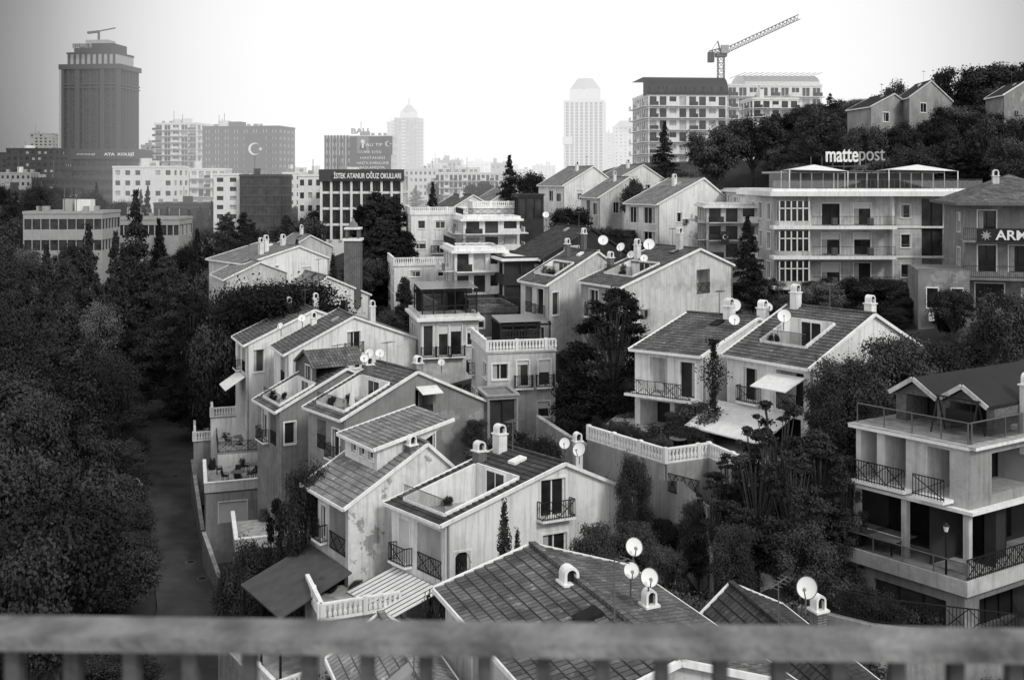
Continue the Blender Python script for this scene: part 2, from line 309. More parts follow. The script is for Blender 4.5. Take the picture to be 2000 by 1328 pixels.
def villa(name,u,v,d,uf,df,ug,dg,r,rise,hb=0,down=6,wm='white_plaster',fm=None,rm='roof_tile',gh=(),fh=(),terr=None,chim=(),over=.35,extra=None,verge='trim_white',clutter=True):
    N=W(u,v,d); xf=(uf-1000)*df/F; xg=(ug-1000)*dg/F
    f=Vector((xf-N.x,df-d)); g=Vector((xg-N.x,dg-d)); fl=f.length; gl=g.length
    e1=tuple(g/gl); e2=tuple(f/fl)
    FOOT.append((N.x,N.y,e1,e2,gl,fl))
    for (a,b) in ((0,0),(1,0),(0,1),(1,1)):
        q=Vector((N.x,N.y))+f*b+g*a; down=max(down,N.z-gzr(q.x,q.y)+.5)
    E=empty(name,N); fm=fm or wm
    mb=MB(e1,e2); rx=r*gl; prof=[(0,0),(rx,rise),(gl,hb)]
    Pg=lambda s,t,z:(s,-t,z); Pb=lambda s,t,z:(s,fl+t,z); Pf=lambda s,t,z:(-t,s,z); Pk=lambda s,t,z:(gl+t,s,z)
    zb=-down
    wall(mb,Pg,gl,zb,prof,list(gh),wm); wall(mb,Pb,gl,zb,prof,[],wm)
    wall(mb,Pf,fl,zb,[(0,0),(fl,0)],list(fh),fm)
    kh=[(fl*.2,fl*.2+1.1,hb-2.2,hb-.8,'w'),(fl*.6,fl*.6+1.1,hb-2.2,hb-.8,'w')] if fl>4 else []
    wall(mb,Pk,fl,zb,[(0,hb),(fl,hb)],kh,wm)
    if clutter:
        for s in (.06,gl-.16): mb.pb(Pg,s,s+.09,.004,.09,zb,-.12+(hb if s>1 else 0),'light_concrete')
        if random.random()<.7 and gl>8:
            s=random.uniform(.15,.35)*gl; 
            if all(not(h[0]-.9<s<h[1]+.1) for h in gh): mb.pb(Pg,s,s+.8,.04,.34,-2.6,-2.0,'metal_grey'); mb.pb(Pg,s+.12,s+.5,.34,.345,-2.55,-2.06,'dark_panel')
    mb.build('walls',E)
    mr=MB(e1,e2); sl=rise/rx; sb=(rise-hb)/(gl-rx)
    roofplane(mr,-over,-over*sl,rx,rise,-.12,fl+.12,rm,terr,verge)
    roofplane(mr,gl+over*.6,hb-over*.6*sb,rx,rise,-.12,fl+.12,rm,None,verge)
    mr.beam((rx,-.15,rise+.08),(rx,fl+.15,rise+.08),.24,.12,rm)
    if clutter:
        x=rx*random.uniform(.72,.86);y=fl*random.uniform(.3,.6); z=x*sl
        if not(terr and terr[0]-.6<x<terr[1]+.6): mr.hexa([(x-.35,y-.25,z-.35*sl+.05),(x+.35,y-.25,z+.35*sl+.05),(x+.35,y+.3,z+.35*sl+.05),(x-.35,y+.3,z-.35*sl+.05),(x-.35,y-.25,z-.35*sl+.2),(x+.35,y-.25,z+.35*sl+.2),(x+.35,y+.3,z+.35*sl+.2),(x-.35,y+.3,z-.35*sl+.2)],random.choice(['metal_grey','glass','trim_white']))
        y=fl*random.uniform(.2,.8); z=rise; mr.beam((rx-.3,y,z-.2),(rx-.3,y,z+1.7),.035,.035,'steel_dull'); mr.beam((rx-.8,y-.2,z+1.6),(rx+.3,y+.3,z+1.6),.03,.03,'steel_dull')
        for k in range(5): tt=-.5+k*.26; mr.beam((rx-.25+tt*.9-.1,y+tt*.45+.25,z+1.62),(rx-.25+tt*.9+.1,y+tt*.45-.25,z+1.62),.02,.02,'steel_dull')
    mr.build('roof',E)
    if terr:
        hx0,hx1,hy0,hy1,zf=terr; mt=MB(e1,e2); zr=lambda x:x*sl
        mt.q([(hx0,hy0,zf),(hx1,hy0,zf),(hx1,hy1,zf),(hx0,hy1,zf)],'paving')
        for yy in (hy0,hy1):
            mt.hexa([(hx0-.1,yy-.08,zf-.1),(hx1,yy-.08,zf-.1),(hx1,yy+.08,zf-.1),(hx0-.1,yy+.08,zf-.1),(hx0-.1,yy-.08,zr(hx0)+.16),(hx1,yy-.08,zr(hx1)+.16),(hx1,yy+.08,zr(hx1)+.16),(hx0-.1,yy+.08,zr(hx0)+.16)],'white_plaster')
        mt.box(hx0-.16,hx0,hy0,hy1,zf-.3,max(zr(hx0)+.12,zf+.25),'white_plaster')
        mt.box(hx1,hx1+.14,hy0+.08,hy1-.08,zf-.1,zr(hx1)+.2,'white_plaster')
        Pt=lambda s,t,z:(hx1-t,s,z); cy=(hy0+hy1)/2
        hh=min(zr(hx1)+.1-zf,2.0)
        mt.pb(Pt,cy-.75,cy+.75,.003,.05,zf+.05,zf+hh,'trim_white'); mt.pb(Pt,cy-.66,cy-.04,.05,.06,zf+.12,zf+hh-.08,'glass'); mt.pb(Pt,cy+.04,cy+.66,.05,.06,zf+.12,zf+hh-.08,'glass')
        zt=max(zr(hx0)+.12,zf+.25); mt.box(hx0-.1,hx0-.08,hy0,hy1,zt,zt+.7,'glass_clear'); mt.box(hx0-.11,hx0-.07,hy0,hy1,zt+.7,zt+.73,'steel_dull')
        mt.build('roof_terrace',E)
        for i in range(3):
            px=random.uniform(hx0+.4,hx1-.5); py=random.choice([hy0+.4,hy1-.4]); POTS.append((N.x+px*e1[0]+py*e2[0],N.y+px*e1[1]+py*e2[1],N.z+zf))
    mc=MB(e1,e2)
    for (x,y,h,cm) in chim:
        z=x*sl if x<rx else rise-(x-rx)*sb
        chimney(mc,x,y,z,h,cm)
    mc.build('chimneys',E)
    if extra:
        mx=MB(e1,e2); extra(mx,gl,fl,sl); mx.build('details',E)
    return E,e1,e2,N
# ------------------------------------------------------------ generic apartment / office block
def block(name,u0,u1,vt,vb,d,nf,nb,style,wm,th=0,dep=None,nd=None,roof=True,par=.5,rk=1,gable=0,extra=None,k=''):
    t=math.radians(th); e1=(math.cos(t),math.sin(t)); e2=(-math.sin(t),math.cos(t))
    O=W(u0,vt,d); w=(u1-u0)*d/F/ (math.cos(t)+ -math.sin(t)*((u1-1000)/F) ); h=(vb-vt)*d/F; dep=dep or w*.6
    zz=-h
    for (a,b) in ((0,0),(w,0),(0,dep),(w,dep)): zz=min(zz,gzr(O.x+a*e1[0]+b*e2[0],O.y+a*e1[1]+b*e2[1])-O.z-.5)
    FOOT.append((O.x,O.y,e1,e2,w,dep))
    E=empty(name,O); mb=MB(e1,e2)
    faces=[(lambda s,t,z:(s,-t,z),w,nb),(lambda s,t,z:(s,dep+t,z),w,nb),(lambda s,t,z:(-t,s,z),dep,nd or max(1,int(nb*dep/w))),(lambda s,t,z:(w+t,s,z),dep,nd or max(1,int(nb*dep/w)))]
    fhh=h/nf
    for fi,(P,L,n) in enumerate(faces):
        holes=[]
        bw=L/n
        for i in range(nf):
            zt=-i*fhh
            for b in range(n):
                a=b*bw
                if style=='punch':
                    if random.random()<.06: continue
                    holes.append((a+bw*.25,a+bw*.75,zt-fhh*.72,zt-fhh*.25,'pc'+k))
                elif style=='house':
                    if random.random()<.2: continue
                    c=a+bw*random.uniform(.42,.58); ww=min(bw*.4,random.choice([.45,.6,.85]))
                    if random.random()<.5 and fhh>2.5: holes.append((c-ww,c+ww,zt-fhh+.35,zt-.65,'dr'))
                    else: holes.append((c-ww,c+ww,zt-fhh*.68,zt-fhh*.28,'w'))
                elif style=='band': holes.append((a+bw*.04,a+bw*.96,zt-fhh*.75,zt-fhh*.25,'p'+k))
                elif style=='glass': holes.append((a+bw*.05,a+bw*.95,zt-fhh*.93,zt-fhh*.08,'pk'))
                elif style=='tower': holes.append((a+bw*.2,a+bw*.8,zt-fhh*.96,zt-fhh*.12,'pk'))
                elif style=='balc':
                    holes.append((a+bw*.15,a+bw*.85,zt-fhh*.92,zt-fhh*.15,'pc'+k))
        wall(mb,P,L,zz,[(0,0),(L,0)],holes,wm)
        if style=='balc':
            for i in range(nf):
                zt=-(i+1)*fhh
                mb.pb(P,L*.02,L*.98,.01,1.1,zt+fhh*.02,zt+fhh*.08,wm)
                for b in range(n):
                    if (b+fi)%2==0: mb.pb(P,b*bw+bw*.05,b*bw+bw*.95,1.0,1.08,zt+fhh*.08,zt+fhh*.4,'far_white' if b%4 else 'glass_far')
        if style=='tower':
            for b in range(n+1): mb.pb(P,max(0,b*bw-bw*.08),min(L,b*bw+bw*.08),.01,.5,-h,par,wm)
    if roof:
        mb.q([(0,0,-.05),(w,0,-.05),(w,dep,-.05),(0,dep,-.05)],'concrete')
        for (a,b,c,dd) in ((-.1,w+.1,-.12,.15),(-.1,w+.1,dep-.15,dep+.12),(-.12,.15,.15,dep-.15),(w-.15,w+.12,.15,dep-.15)): mb.box(a,b,c,dd,-.02,par,wm)
        for i in range(rk):
            x=random.uniform(.1,.6)*w;y=random.uniform(.2,.5)*dep;ww=random.uniform(.12,.25)*w; mb.box(x,x+ww,y,y+ww*.8,-.05,random.uniform(1.5,2.8),random.choice([wm,'far_grey','far_white']))
            mb.beam((x+.3,y,0),(x+.3,y,random.uniform(3,5.5)),.12,.12,'steel_dull')
            for jj in range(3): x=random.random()*w*.9; mb.box(x,x+.9,dep*.3,dep*.3+.8,-.05,.9+par,'metal_grey')
    if extra: extra(mb,w,dep,h)
    mb.build('body',E)
    return E,e1,e2,O,w,h
def text(parent,body,world,width,height,m,rz=0,off=0,ext=.05,name='lettering'):
    c=bpy.data.curves.new(name,'FONT'); c.body=body; c.extrude=ext; c.offset=off; c.align_x='LEFT'; c.size=1
    o=bpy.data.objects.new(name,c); sc.collection.objects.link(o); bpy.context.view_layer.update()
    me=bpy.data.meshes.new_from_object(o); bpy.data.objects.remove(o)
    xs=[v.co.x for v in me.vertices]; ys=[v.co.y for v in me.vertices]; mx,my=min(xs),min(ys); dx=max(xs)-mx; dy=max(ys)-my
    for v in me.vertices: v.co.x=(v.co.x-mx)*width/dx; v.co.y=(v.co.y-my)*height/dy
    me.materials.clear(); me.materials.append(MT[m])
    o=bpy.data.objects.new(name,me); sc.collection.objects.link(o); o.rotation_euler=(math.pi/2,0,math.radians(rz))
    if parent: o.parent=parent; o.location=Vector(world)-parent.location
    else: o.location=world
    return o
# ------------------------------------------------------------ foliage
def leafquads(C,Nn,S,rng,asp=.65):
    n=len(C); Nn=Nn/np.linalg.norm(Nn,axis=1,keepdims=True)
    t=rng.normal(size=(n,3)); t-= (t*Nn).sum(1,keepdims=True)*Nn; t/=np.linalg.norm(t,axis=1,keepdims=True); b=np.cross(Nn,t)
    S=S[:,None]; V=np.stack([C-t*S*.5,C-b*S*.5*asp,C+t*S*.5,C+b*S*.5*asp],1)
    return V.reshape(-1,3)
def tubes(segs,n=5):
    V=[];Fc=[]
    for p,q,r0,r1 in segs:
        p=Vector(p);q=Vector(q);d=(q-p)
        if d.length<1e-4: continue
        d.normalize(); a=d.cross(Vector((0,0,1)))
        if a.length<1e-3:a=Vector((1,0,0))
        a.normalize();b=d.cross(a); s=len(V)
        for c,r in ((p,r0),(q,r1)):
            for i in range(n): V.append(tuple(c+(a*math.cos(6.2832*i/n)+b*math.sin(6.2832*i/n))*r))
        for i in range(n): j=(i+1)%n; Fc.append((s+i,s+j,s+n+j,s+n+i))
    return V,Fc
def plant_mesh(name,segs,C,Nn,S,rng,lm,asp=.65):
    LV=leafquads(C,Nn,S,rng,asp); TV,TF=tubes(segs); nv=len(TV)
    V=np.vstack([np.array(TV).reshape(-1,3),LV]) if nv else LV
    nl=len(C); Fq=np.vstack([np.array(TF,int).reshape(-1,4),(np.arange(nl*4).reshape(-1,4)+nv)])
    me=bpy.data.meshes.new(name); me.vertices.add(len(V)); me.vertices.foreach_set('co',V.astype(np.float32).ravel())
    me.loops.add(len(Fq)*4); me.loops.foreach_set('vertex_index',Fq.astype(np.int32).ravel())
    me.polygons.add(len(Fq)); me.polygons.foreach_set('loop_start',np.arange(0,len(Fq)*4,4,dtype=np.int32)); me.polygons.foreach_set('loop_total',np.full(len(Fq),4,dtype=np.int32))
    me.materials.append(MT['bark']); me.materials.append(MT[lm])
    mi=np.ones(len(Fq),dtype=np.int32); mi[:len(TF)]=0; me.polygons.foreach_set('material_index',mi); me.update(calc_edges=True); me.validate()
    return me
PR={}
def broad(name,seed,H,R,c0=.3,nc=34,nl=260,leaf=.2,lm='leaves',pointy=0,flat=.75,rcl=(.2,.36)):
    rng=np.random.default_rng(seed); segs=[((0,0,-1),(0.1,0,H*c0),.2*H/10,.15*H/10),((0.1,0,H*c0),(0,.2,H*.75),.15*H/10,.06)]
    C=[];Nn=[];S=[]; zc=H*(1+c0)/2; Rz=H*(1-c0)/2
    for i in range(nc):
        dr=rng.normal(size=3); dr/=np.linalg.norm(dr); dr[2]=dr[2]*.9+.1
        rr=rng.uniform(.3,1)**.55*.85
        if pointy: 
            hz=rng.random()**1.2; rad_=(1-hz)**pointy*rng.uniform(.35,1)**.6*.85+.03; az=rng.uniform(0,6.283)
            c=np.array([math.cos(az)*R*rad_,math.sin(az)*R*rad_,H*(c0+.04+(1-c0-.08)*hz)])
        else: c=np.array([dr[0]*R*rr,dr[1]*R*rr,zc+dr[2]*Rz*rr])
        rc=R*rng.uniform(*rcl)
        if pointy: rc*=(1-.55*hz)
        m=int(nl*(rc/(R*sum(rcl)/2))**1.3)+20
        d=rng.normal(size=(m,3)); d/=np.linalg.norm(d,axis=1,keepdims=True)
        rad=rc*(.35+.65*rng.random((m,1))**.5)*(1+.3*rng.normal(size=(m,1)))
        pts=c+d*rad*np.array([1,1,flat]); C.append(pts); Nn.append(d+rng.normal(size=(m,3))*.6+np.array([0,0,.4])); S.append(leaf*rng.uniform(.6,1.4,m))
        segs.append(((0,0,min(rng.uniform(.3,.7)*H*.9,c[2])*.75),tuple(c),.05*H/10,.02))
    PR[name]=(plant_mesh(name,segs,np.vstack(C),np.vstack(Nn),np.concatenate(S),rng,lm),H,2*R)
def conifer(name,seed,H,R,droop=.15,whorls=26,nb=7,dens=60,leaf=.26,lm='needles',c0=.08,power=.9,gap=.25):
    rng=np.random.default_rng(seed); segs=[((0,0,-1),(0,0,H*.97),.18*H/10,.02)]; C=[];Nn=[];S=[]
    for k in range(whorls):
        f=(k+.5)/whorls; z=H*(c0+(1-c0)*f)
        for j in range(nb):
            L=(R*(1-f)**power+.12)*rng.uniform(1-gap*1.6,1.12); az=rng.uniform(0,6.283)
            dv=np.array([math.cos(az),math.sin(az),0]); sd=np.array([-dv[1],dv[0],0])
            zz=z+rng.normal()*.25*H/whorls
            n=int(dens*L/1.5)+8; t=rng.uniform(.02,1,n)**.62
            lat=rng.uniform(-1,1,n)*(.34*L*(1-t)+.14+.1*L)
            pts=np.array([0,0,zz])+dv*(t*L)[:,None]+sd*lat[:,None]; pts[:,2]+= -droop*L*t+ .3*droop*L*t**3 + rng.normal(size=n)*.12
            C.append(pts); nn=rng.normal(size=(n,3))*.7+np.array([0,0,.7])+dv*.5; Nn.append(nn); S.append(leaf*rng.uniform(.6,1.4,n))
            segs.append(((0,0,zz),tuple(np.array([0,0,zz-droop*L*.7])+dv*L*.85),.025+L*.006,.01))
    n=80; z=rng.uniform(H*.86,H,n); rr=(H-z)*.14+.04; a=rng.uniform(0,6.28,n); C.append(np.stack([rr*np.cos(a),rr*np.sin(a),z],1)); Nn.append(rng.normal(size=(n,3))); S.append(np.full(n,leaf*.8))
    PR[name]=(plant_mesh(name,segs,np.vstack(C),np.vstack(Nn),np.concatenate(S),rng,lm,.5),H,2*R)
broad('broad_a',1,11,4.2,nc=44,nl=240,leaf=.3,rcl=(.16,.38)); broad('broad_b',2,10,4.6,c0=.25,nc=44,nl=250,leaf=.3,flat=.55,rcl=(.16,.36)); broad('broad_c',3,12,4,c0=.3,nc=40,nl=240,leaf=.28,lm='leaves_light',rcl=(.13,.4))
broad('fine_a',4,8,3.2,c0=.1,nc=80,nl=380,leaf=.15,rcl=(.14,.34)); broad('fine_b',5,10,3,c0=.1,nc=120,nl=300,leaf=.15,pointy=.55,flat=.55,lm='needles',rcl=(.14,.3))
broad('pine_open',18,10,3.0,c0=.25,nc=70,nl=260,leaf=.16,pointy=.4,flat=.45,lm='needles',rcl=(.13,.27))
broad('cedar_dense',16,12,4.2,c0=.1,nc=170,nl=300,leaf=.17,pointy=.5,flat=.38,lm='needles',rcl=(.14,.3))
broad('umbrella',6,9,4.5,c0=.5,nc=56,nl=300,leaf=.22,lm='needles')
broad('shrub',7,2.2,1.5,c0=-.1,nc=22,nl=220,leaf=.13); broad('shrub_l',8,1.8,1.4,c0=-.1,nc=20,nl=200,leaf=.12,lm='leaves_light')
conifer('spruce',11,14,3.8,droop=.25,whorls=26,nb=8,dens=48,leaf=.3); conifer('cedar',12,13,5,droop=.08,whorls=16,nb=8,gap=.35,power=.75,dens=46,leaf=.3); conifer('cypress',13,12,2.1,droop=-.5,whorls=36,nb=9,leaf=.26,power=.42,c0=.02,gap=.15,dens=60)
conifer('small_con',14,5,1.4,droop=.1,whorls=26,nb=8,leaf=.13,dens=80,gap=.35,c0=.02)
NM={'broad_a':'deciduous_tree','broad_b':'deciduous_tree','broad_c':'deciduous_tree','fine_a':'deciduous_tree','fine_b':'pine_tree','pine_open':'pine_tree','umbrella':'umbrella_pine_tree','shrub':'garden_shrub','shrub_l':'garden_shrub','spruce':'spruce_tree','cedar':'cedar_tree','cedar_dense':'cedar_tree','cypress':'cypress_tree','small_con':'young_conifer_tree'}
def tree(kind,u,vt,d,wpx,zbase=None):
    me,H,Wd=PR[kind]; T=W(u,vt,d); g=gzr(T.x,T.y) if zbase is None else zbase
    h=max(T.z-g,1.0)
    o=bpy.data.objects.new(NM[kind],me); sc.collection.objects.link(o)
    sx=wpx*d/F/Wd; sz=h/H; o.location=(T.x,T.y,g); o.scale=(sx,sx*random.uniform(.9,1.1),sz); o.rotation_euler=(0,0,random.uniform(0,6.28))
    return o
def inst(kind,x,y,h,w,parent,z=None):
    me,H,Wd=PR[kind]; o=bpy.data.objects.new(kind+'_instance',me); sc.collection.objects.link(o); o.parent=parent
    o.location=(x,y,(gzr(x,y) if z is None else z)-.1); o.scale=(w/Wd,w/Wd*random.uniform(.85,1.15),h/H); o.rotation_euler=(random.uniform(-.06,.06),random.uniform(-.06,.06),random.uniform(0,6.28)); return o
# ------------------------------------------------------------ ground & road
def ground():
    ys=list(np.arange(-60,40,4))+list(np.arange(40,150,2))+list(np.arange(150,300,6))+list(np.arange(300,700,30))+[800,1000,1400,2000,3200]
    xp=list(np.arange(0,70,2))+list(np.arange(70,160,6))+list(np.arange(160,400,25))+[450,600,900,1500,2600]
    xs=[-x for x in xp[::-1][:-1]]+xp
    V=[(x,y,gzr(x,y)-.05) for y in ys for x in xs]; nx=len(xs); Fq=[(j*nx+i,j*nx+i+1,(j+1)*nx+i+1,(j+1)*nx+i) for j in range(len(ys)-1) for i in range(nx-1)]
    me=bpy.data.meshes.new('ground'); me.from_pydata(V,[],Fq); me.materials.append(MT['soil']); me.polygons.foreach_set('use_smooth',[True]*len(Fq)); o=bpy.data.objects.new('ground',me); sc.collection.objects.link(o)
ground()
def ribbon(name,off0,off1,h,m,y0=-15,y1=195,zo=.02):
    mb=MB(); ys=np.arange(y0,y1,3.0)
    def sec(y):
        x=road_x(y); z=(CZ-31 if y<140 else CZ-31+(y-140)/60*1.6)+zo; return x,z
    for a,b in zip(ys[:-1],ys[1:]):
        xa,za=sec(a);xb,zb=sec(b)
        mb.q([(xa+off0,a,za+h),(xa+off1,a,za+h),(xb+off1,b,zb+h),(xb+off0,b,zb+h)],m)
        if h>0.01:
            for o in (off0,off1): mb.q([(xa+o,a,za-.1),(xa+o,a,za+h),(xb+o,b,zb+h),(xb+o,b,zb-.1)],m)
    return mb.build(name)
ribbon('road',-3.4,3.0,0,'asphalt'); ribbon('pavement',3.16,4.1,.12,'paving'); ribbon('kerb',3.0,3.15,.13,'kerb_stone'); ribbon('kerb',-3.55,-3.4,.1,'asphalt')
for (u,v) in ((342,930),(372,1098),(395,1130)):
    d=31*F/(v-HY); p=W(u,v,d); mb=MB(); mb.cyl((0,0,0),(0,0,.03),.4,.4,'steel_dull',20); mb.cyl((0,0,.03),(0,0,.035),.3,.3,'iron',20); mb.build('manhole_cover',None,(p.x,p.y,CZ-31+.015))
# ------------------------------------------------------------ villas
WP,GP,LP='white_plaster','grey_plaster','light_plaster'
villa('white_gabled_villa',870,1020,49.3,765,52.6,1250,53.7,.585,2.2,down=7,gh=[(5.2,6.6,-.5,1.45,'dr'),(5.3,6.7,-3.9,-1.4,'w'),(.5,1.3,-3.2,-1.6,'a')],
  fh=[(.3,2.3,-3.0,-.55,'lr'),(2.9,3.8,-2.9,-.7,'sr'),(.5,3.6,-5.8,-3.7,'o')],terr=(.4,4.3,.5,3.9,-.35),rm='roof_tile_dark',chim=[(4.7,4.1,.6,'brick'),(5.9,4.1,1.0,WP)])
def a2x(mx,gl,fl,sl):
    x0,x1,y0,y1=2.3,7.4,.9,fl-.3; z0=x0*sl; zt=z0+1.35
    P=lambda s,t,z:(x0-t,s,z); L=y1-y0
    wall(mx,lambda s,t,z:P(s+y0,t,z),L,z0-.3,[(0,zt),(L,zt)],[(.4,1.0,z0+.5,zt-.2,'w'),(1.4,2.0,z0+.5,zt-.2,'w'),(2.4,3.0,z0+.5,zt-.2,'w')],WP)
    for yy in (y0,y1): mx.q([(x0,yy,z0-.3),(x1,yy,x1*sl-.3),(x1,yy,zt+.7),(x0,yy,zt)],WP)
    roofplane(mx,x0-.4,zt-.05,x1,zt+.75,y0-.25,y1+.25,'roof_tile_light')
    mx.hexa([(-4.2,-.6,-4.6),(-.1,-.6,-3.4),(-.1,4.5,-3.4),(-4.2,4.5,-4.6),(-4.2,-.6,-4.52),(-.1,-.6,-3.32),(-.1,4.5,-3.32),(-4.2,4.5,-4.52)],'awning_dark')
    for yy in (-.4,2,4.3): mx.box(-4.1,-4.0,yy,yy+.1,-8.5,-4.6,'iron')
    mx.box(-4.8,0,-1.5,6,-8.2,-7.9,'paving'); mx.box(-4.9,-4.8,-1.5,6,-11,-7.9,'light_concrete'); mx.box(-4.8,0,-1.6,-1.5,-11,-7.9,'light_concrete'); balustrade(mx,lambda s,t,z:(-4.8-t,s,z),-1.5,6,0,-7.9)
    balustrade(mx,lambda s,t,z:(s,-1.5-t,z),-4.8,0,0,-7.9)
villa('peeling_gabled_villa',680,985,52,600,56,905,57,.66,2.3,down=8,wm='peeling_plaster',fm=LP,gh=[],
  fh=[(.3,2.2,-2.9,-.5,'lr'),(2.6,3.2,-2.6,-.8,'ar'),(3.6,4.6,-2.9,-.6,'lr'),(.4,4.4,-6,-3.6,'o')],rm='roof_tile_light',chim=[(4.3,.45,.3,'brick')],extra=a2x,clutter=False)
def awn(mx,gl,fl,sl):
    mx.hexa([(-2.6,.1,-4.3),(-.1,.1,-3.4),(-.1,4.2,-3.4),(-2.6,4.2,-4.3),(-2.6,.1,-4.25),(-.1,.1,-3.35),(-.1,4.2,-3.35),(-2.6,4.2,-4.25)],'awning_cloth')
    for y in np.arange(.3,4.2,.35): mx.beam((-2.6,y,-4.23),(-.1,y,-3.33),.05,.02,'steel_dull')
o=bpy.data.objects['white_gabled_villa']; N=o.location
g=Vector((10.2,4.4)).normalized(); f=Vector(((765-1000)*52.6/F-N.x,52.6-49.3)).normalized(); mb=MB(tuple(g),tuple(f)); awn(mb,0,4.3,0); mb.build('awning',o)
def c2x(mx,gl,fl,sl):
    # parasol, small glazed enclosure and awning on the roof terrace
    mx.cyl((1.4,1.6,-.2),(1.4,1.6,1.7),.03,.03,'iron'); mx.cyl((1.4,1.6,.4),(1.4,1.6,1.9),.22,.03,'awning_cloth')
    x0,x1,y0,y1=6.3,8.6,.5,3.4; z=gl*0+1.9
    mx.hexa([(5.0,-.9,1.15),(6.5,-.9,1.15),(6.5,-.05,1.55),(5.0,-.05,1.55),(5.0,-.9,1.2),(6.5,-.9,1.2),(6.5,-.05,1.6),(5.0,-.05,1.6)],'awning_cloth')
    mx.box(2.6,3.3,3.0,4.0,-.2,.4,'metal_grey')
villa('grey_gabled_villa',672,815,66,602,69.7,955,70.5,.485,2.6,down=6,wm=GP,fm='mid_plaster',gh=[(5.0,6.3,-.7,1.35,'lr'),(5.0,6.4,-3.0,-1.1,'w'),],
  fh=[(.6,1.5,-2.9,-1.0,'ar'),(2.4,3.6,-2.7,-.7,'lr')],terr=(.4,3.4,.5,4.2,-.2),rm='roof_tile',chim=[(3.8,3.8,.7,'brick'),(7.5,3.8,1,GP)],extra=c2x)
def c1x(mx,gl,fl,sl):
    x0,x1,y0,y1=3.0,7.0,.6,fl-.6; z0=x0*sl; zt=z0+1.2; c=(y0+y1)/2
    wall(mx,lambda s,t,z:(x0-t,s+y0,z),y1-y0,z0-.5,[(0,zt),(c-y0,zt+1.0),(y1-y0,zt)],[(.9,2.1,z0,zt-.1,'d')],'wood')
    for (ya,yb) in ((y0-.2,c),(y1+.2,c)):
        mx.q([(x0-.3,ya,zt-.05),(x1,ya,zt-.05),(x1,yb,zt+1.05),(x0-.3,yb,zt+1.05)],'roof_tile'); mx.beam((x0-.3,ya,zt-.05),(x0-.3,yb,zt+1.05),.1,.18,'wood')
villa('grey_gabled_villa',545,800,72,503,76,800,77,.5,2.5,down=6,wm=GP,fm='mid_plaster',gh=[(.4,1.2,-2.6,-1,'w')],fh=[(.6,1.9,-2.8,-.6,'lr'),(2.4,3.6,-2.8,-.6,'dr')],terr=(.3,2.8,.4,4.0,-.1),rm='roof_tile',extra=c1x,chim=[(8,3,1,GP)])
villa('white_gabled_villa',560,690,82,535,86.6,815,89.9,.49,2.5,down=6,gh=[(5.6,6.9,-.6,1.2,'dr'),(6.2,6.9,-2.0,-1.5,'w'),(.5,1.5,-2.4,-.6,'a')],fh=[(.8,2.4,-2.7,-.5,'lr')],rm='roof_tile',chim=[(8.6,1.5,1.4,WP),(3.6,4.3,.6,WP)])
def b1x(mx,gl,fl,sl):
    mx.hexa([(-1.9,.4,-4.0),(-.1,.4,-3.0),(-.1,3.6,-3.0),(-1.9,3.6,-4.0),(-1.9,.4,-3.95),(-.1,.4,-2.95),(-.1,3.6,-2.95),(-1.9,3.6,-3.95)],'awning_cloth')
villa('white_gabled_villa',482,672,88,460,93,735,96,.5,2.5,down=6,gh=[(.6,1.6,-2.6,-.6,'w')],fh=[(.8,2.4,-2.7,-.5,'lr'),(3,4.2,-2.7,-.6,'dr')],rm='roof_tile',chim=[(5,4.0,.9,'brick'),(7.5,3.0,1.0,WP)],extra=b1x)
villa('white_gabled_villa',600,575,100,560,106,722,107,.3,1.6,hb=-.8,down=4,gh=[(4.5,5.6,-2.6,-.8,'w')],fh=[(.8,2,-2.5,-.6,'w')],rm='roof_tile_light',wm=WP)
villa('white_gabled_villa',480,515,110,408,117,642,118,.62,1.6,down=4,wm=WP,fm=LP,gh=[(3,4.2,-2,-.5,'w'),(7.4,8.6,-2.6,-.9,'w')],fh=[(.8,2.2,-2.5,-.5,'lr'),(3.2,4.4,-2.5,-.6,'w')],rm='roof_tile_light',chim=[(3,2,1.4,WP),(4,2.6,1.4,WP),(6.5,3,.8,WP)])
villa('white_gabled_villa',440,545,104,415,110,560,112,.55,1.4,down=4,wm=LP,gh=[(2,3.2,-2,-.6,'w')],rm='roof_tile_light')
# houses filling the middle distance
villa('white_gabled_villa',560,488,138,530,144,650,145,.5,1.8,down=4,wm=LP,gh=[(3,4.2,-2,-.6,'w')],rm='roof_tile_light',chim=[(4,3,1,WP)])
villa('white_gabled_villa',880,408,150,845,157,965,158,.5,2.0,down=4,wm=WP,gh=[(3,4.2,-2,-.6,'w'),(6,7,-2,-.6,'w')],fh=[(1,2.4,-2.4,-.6,'w')],rm='roof_tile',chim=[(4,3,1,WP)])
villa('white_gabled_villa',960,392,168,930,176,1040,176,.5,2.2,down=4,wm=LP,gh=[(3,4.2,-2,-.6,'w')],rm='roof_tile_light',chim=[(4,3,1,WP)])
def e1x(mx,gl,fl,sl):
    balc=lambda s,t,z:(-t,s,z)
    mx.pb(balc,.05,fl-.05,.01,1.0,-2.98,-2.82,'trim_white'); rail(mx,balc,.1,fl-.1,.95,-2.82)
    for s,w_,hh in ((1.9,.5,.7),(2.5,.45,.6),(3.0,.4,.75)): mx.pb(balc,s,s+w_,.96,.99,-2.0-hh*.5,-1.9,'curtain')
villa('white_tiled_villa',1372,692,62,1240,64.6,1574,67.7,.5,1.85,down=6,wm=WP,fm=WP,fh=[(.5,1.5,-2.8,-.6,'dk'),(2.4,3.6,-2.8,-.5,'l'),(.4,1.9,-5.1,-3.3,'ok'),(2.2,4.3,-5.1,-3.3,'ok')],rm='roof_tile',extra=e1x,chim=[(4.6,1.6,.8,WP),(6.3,.5,1.0,WP)])
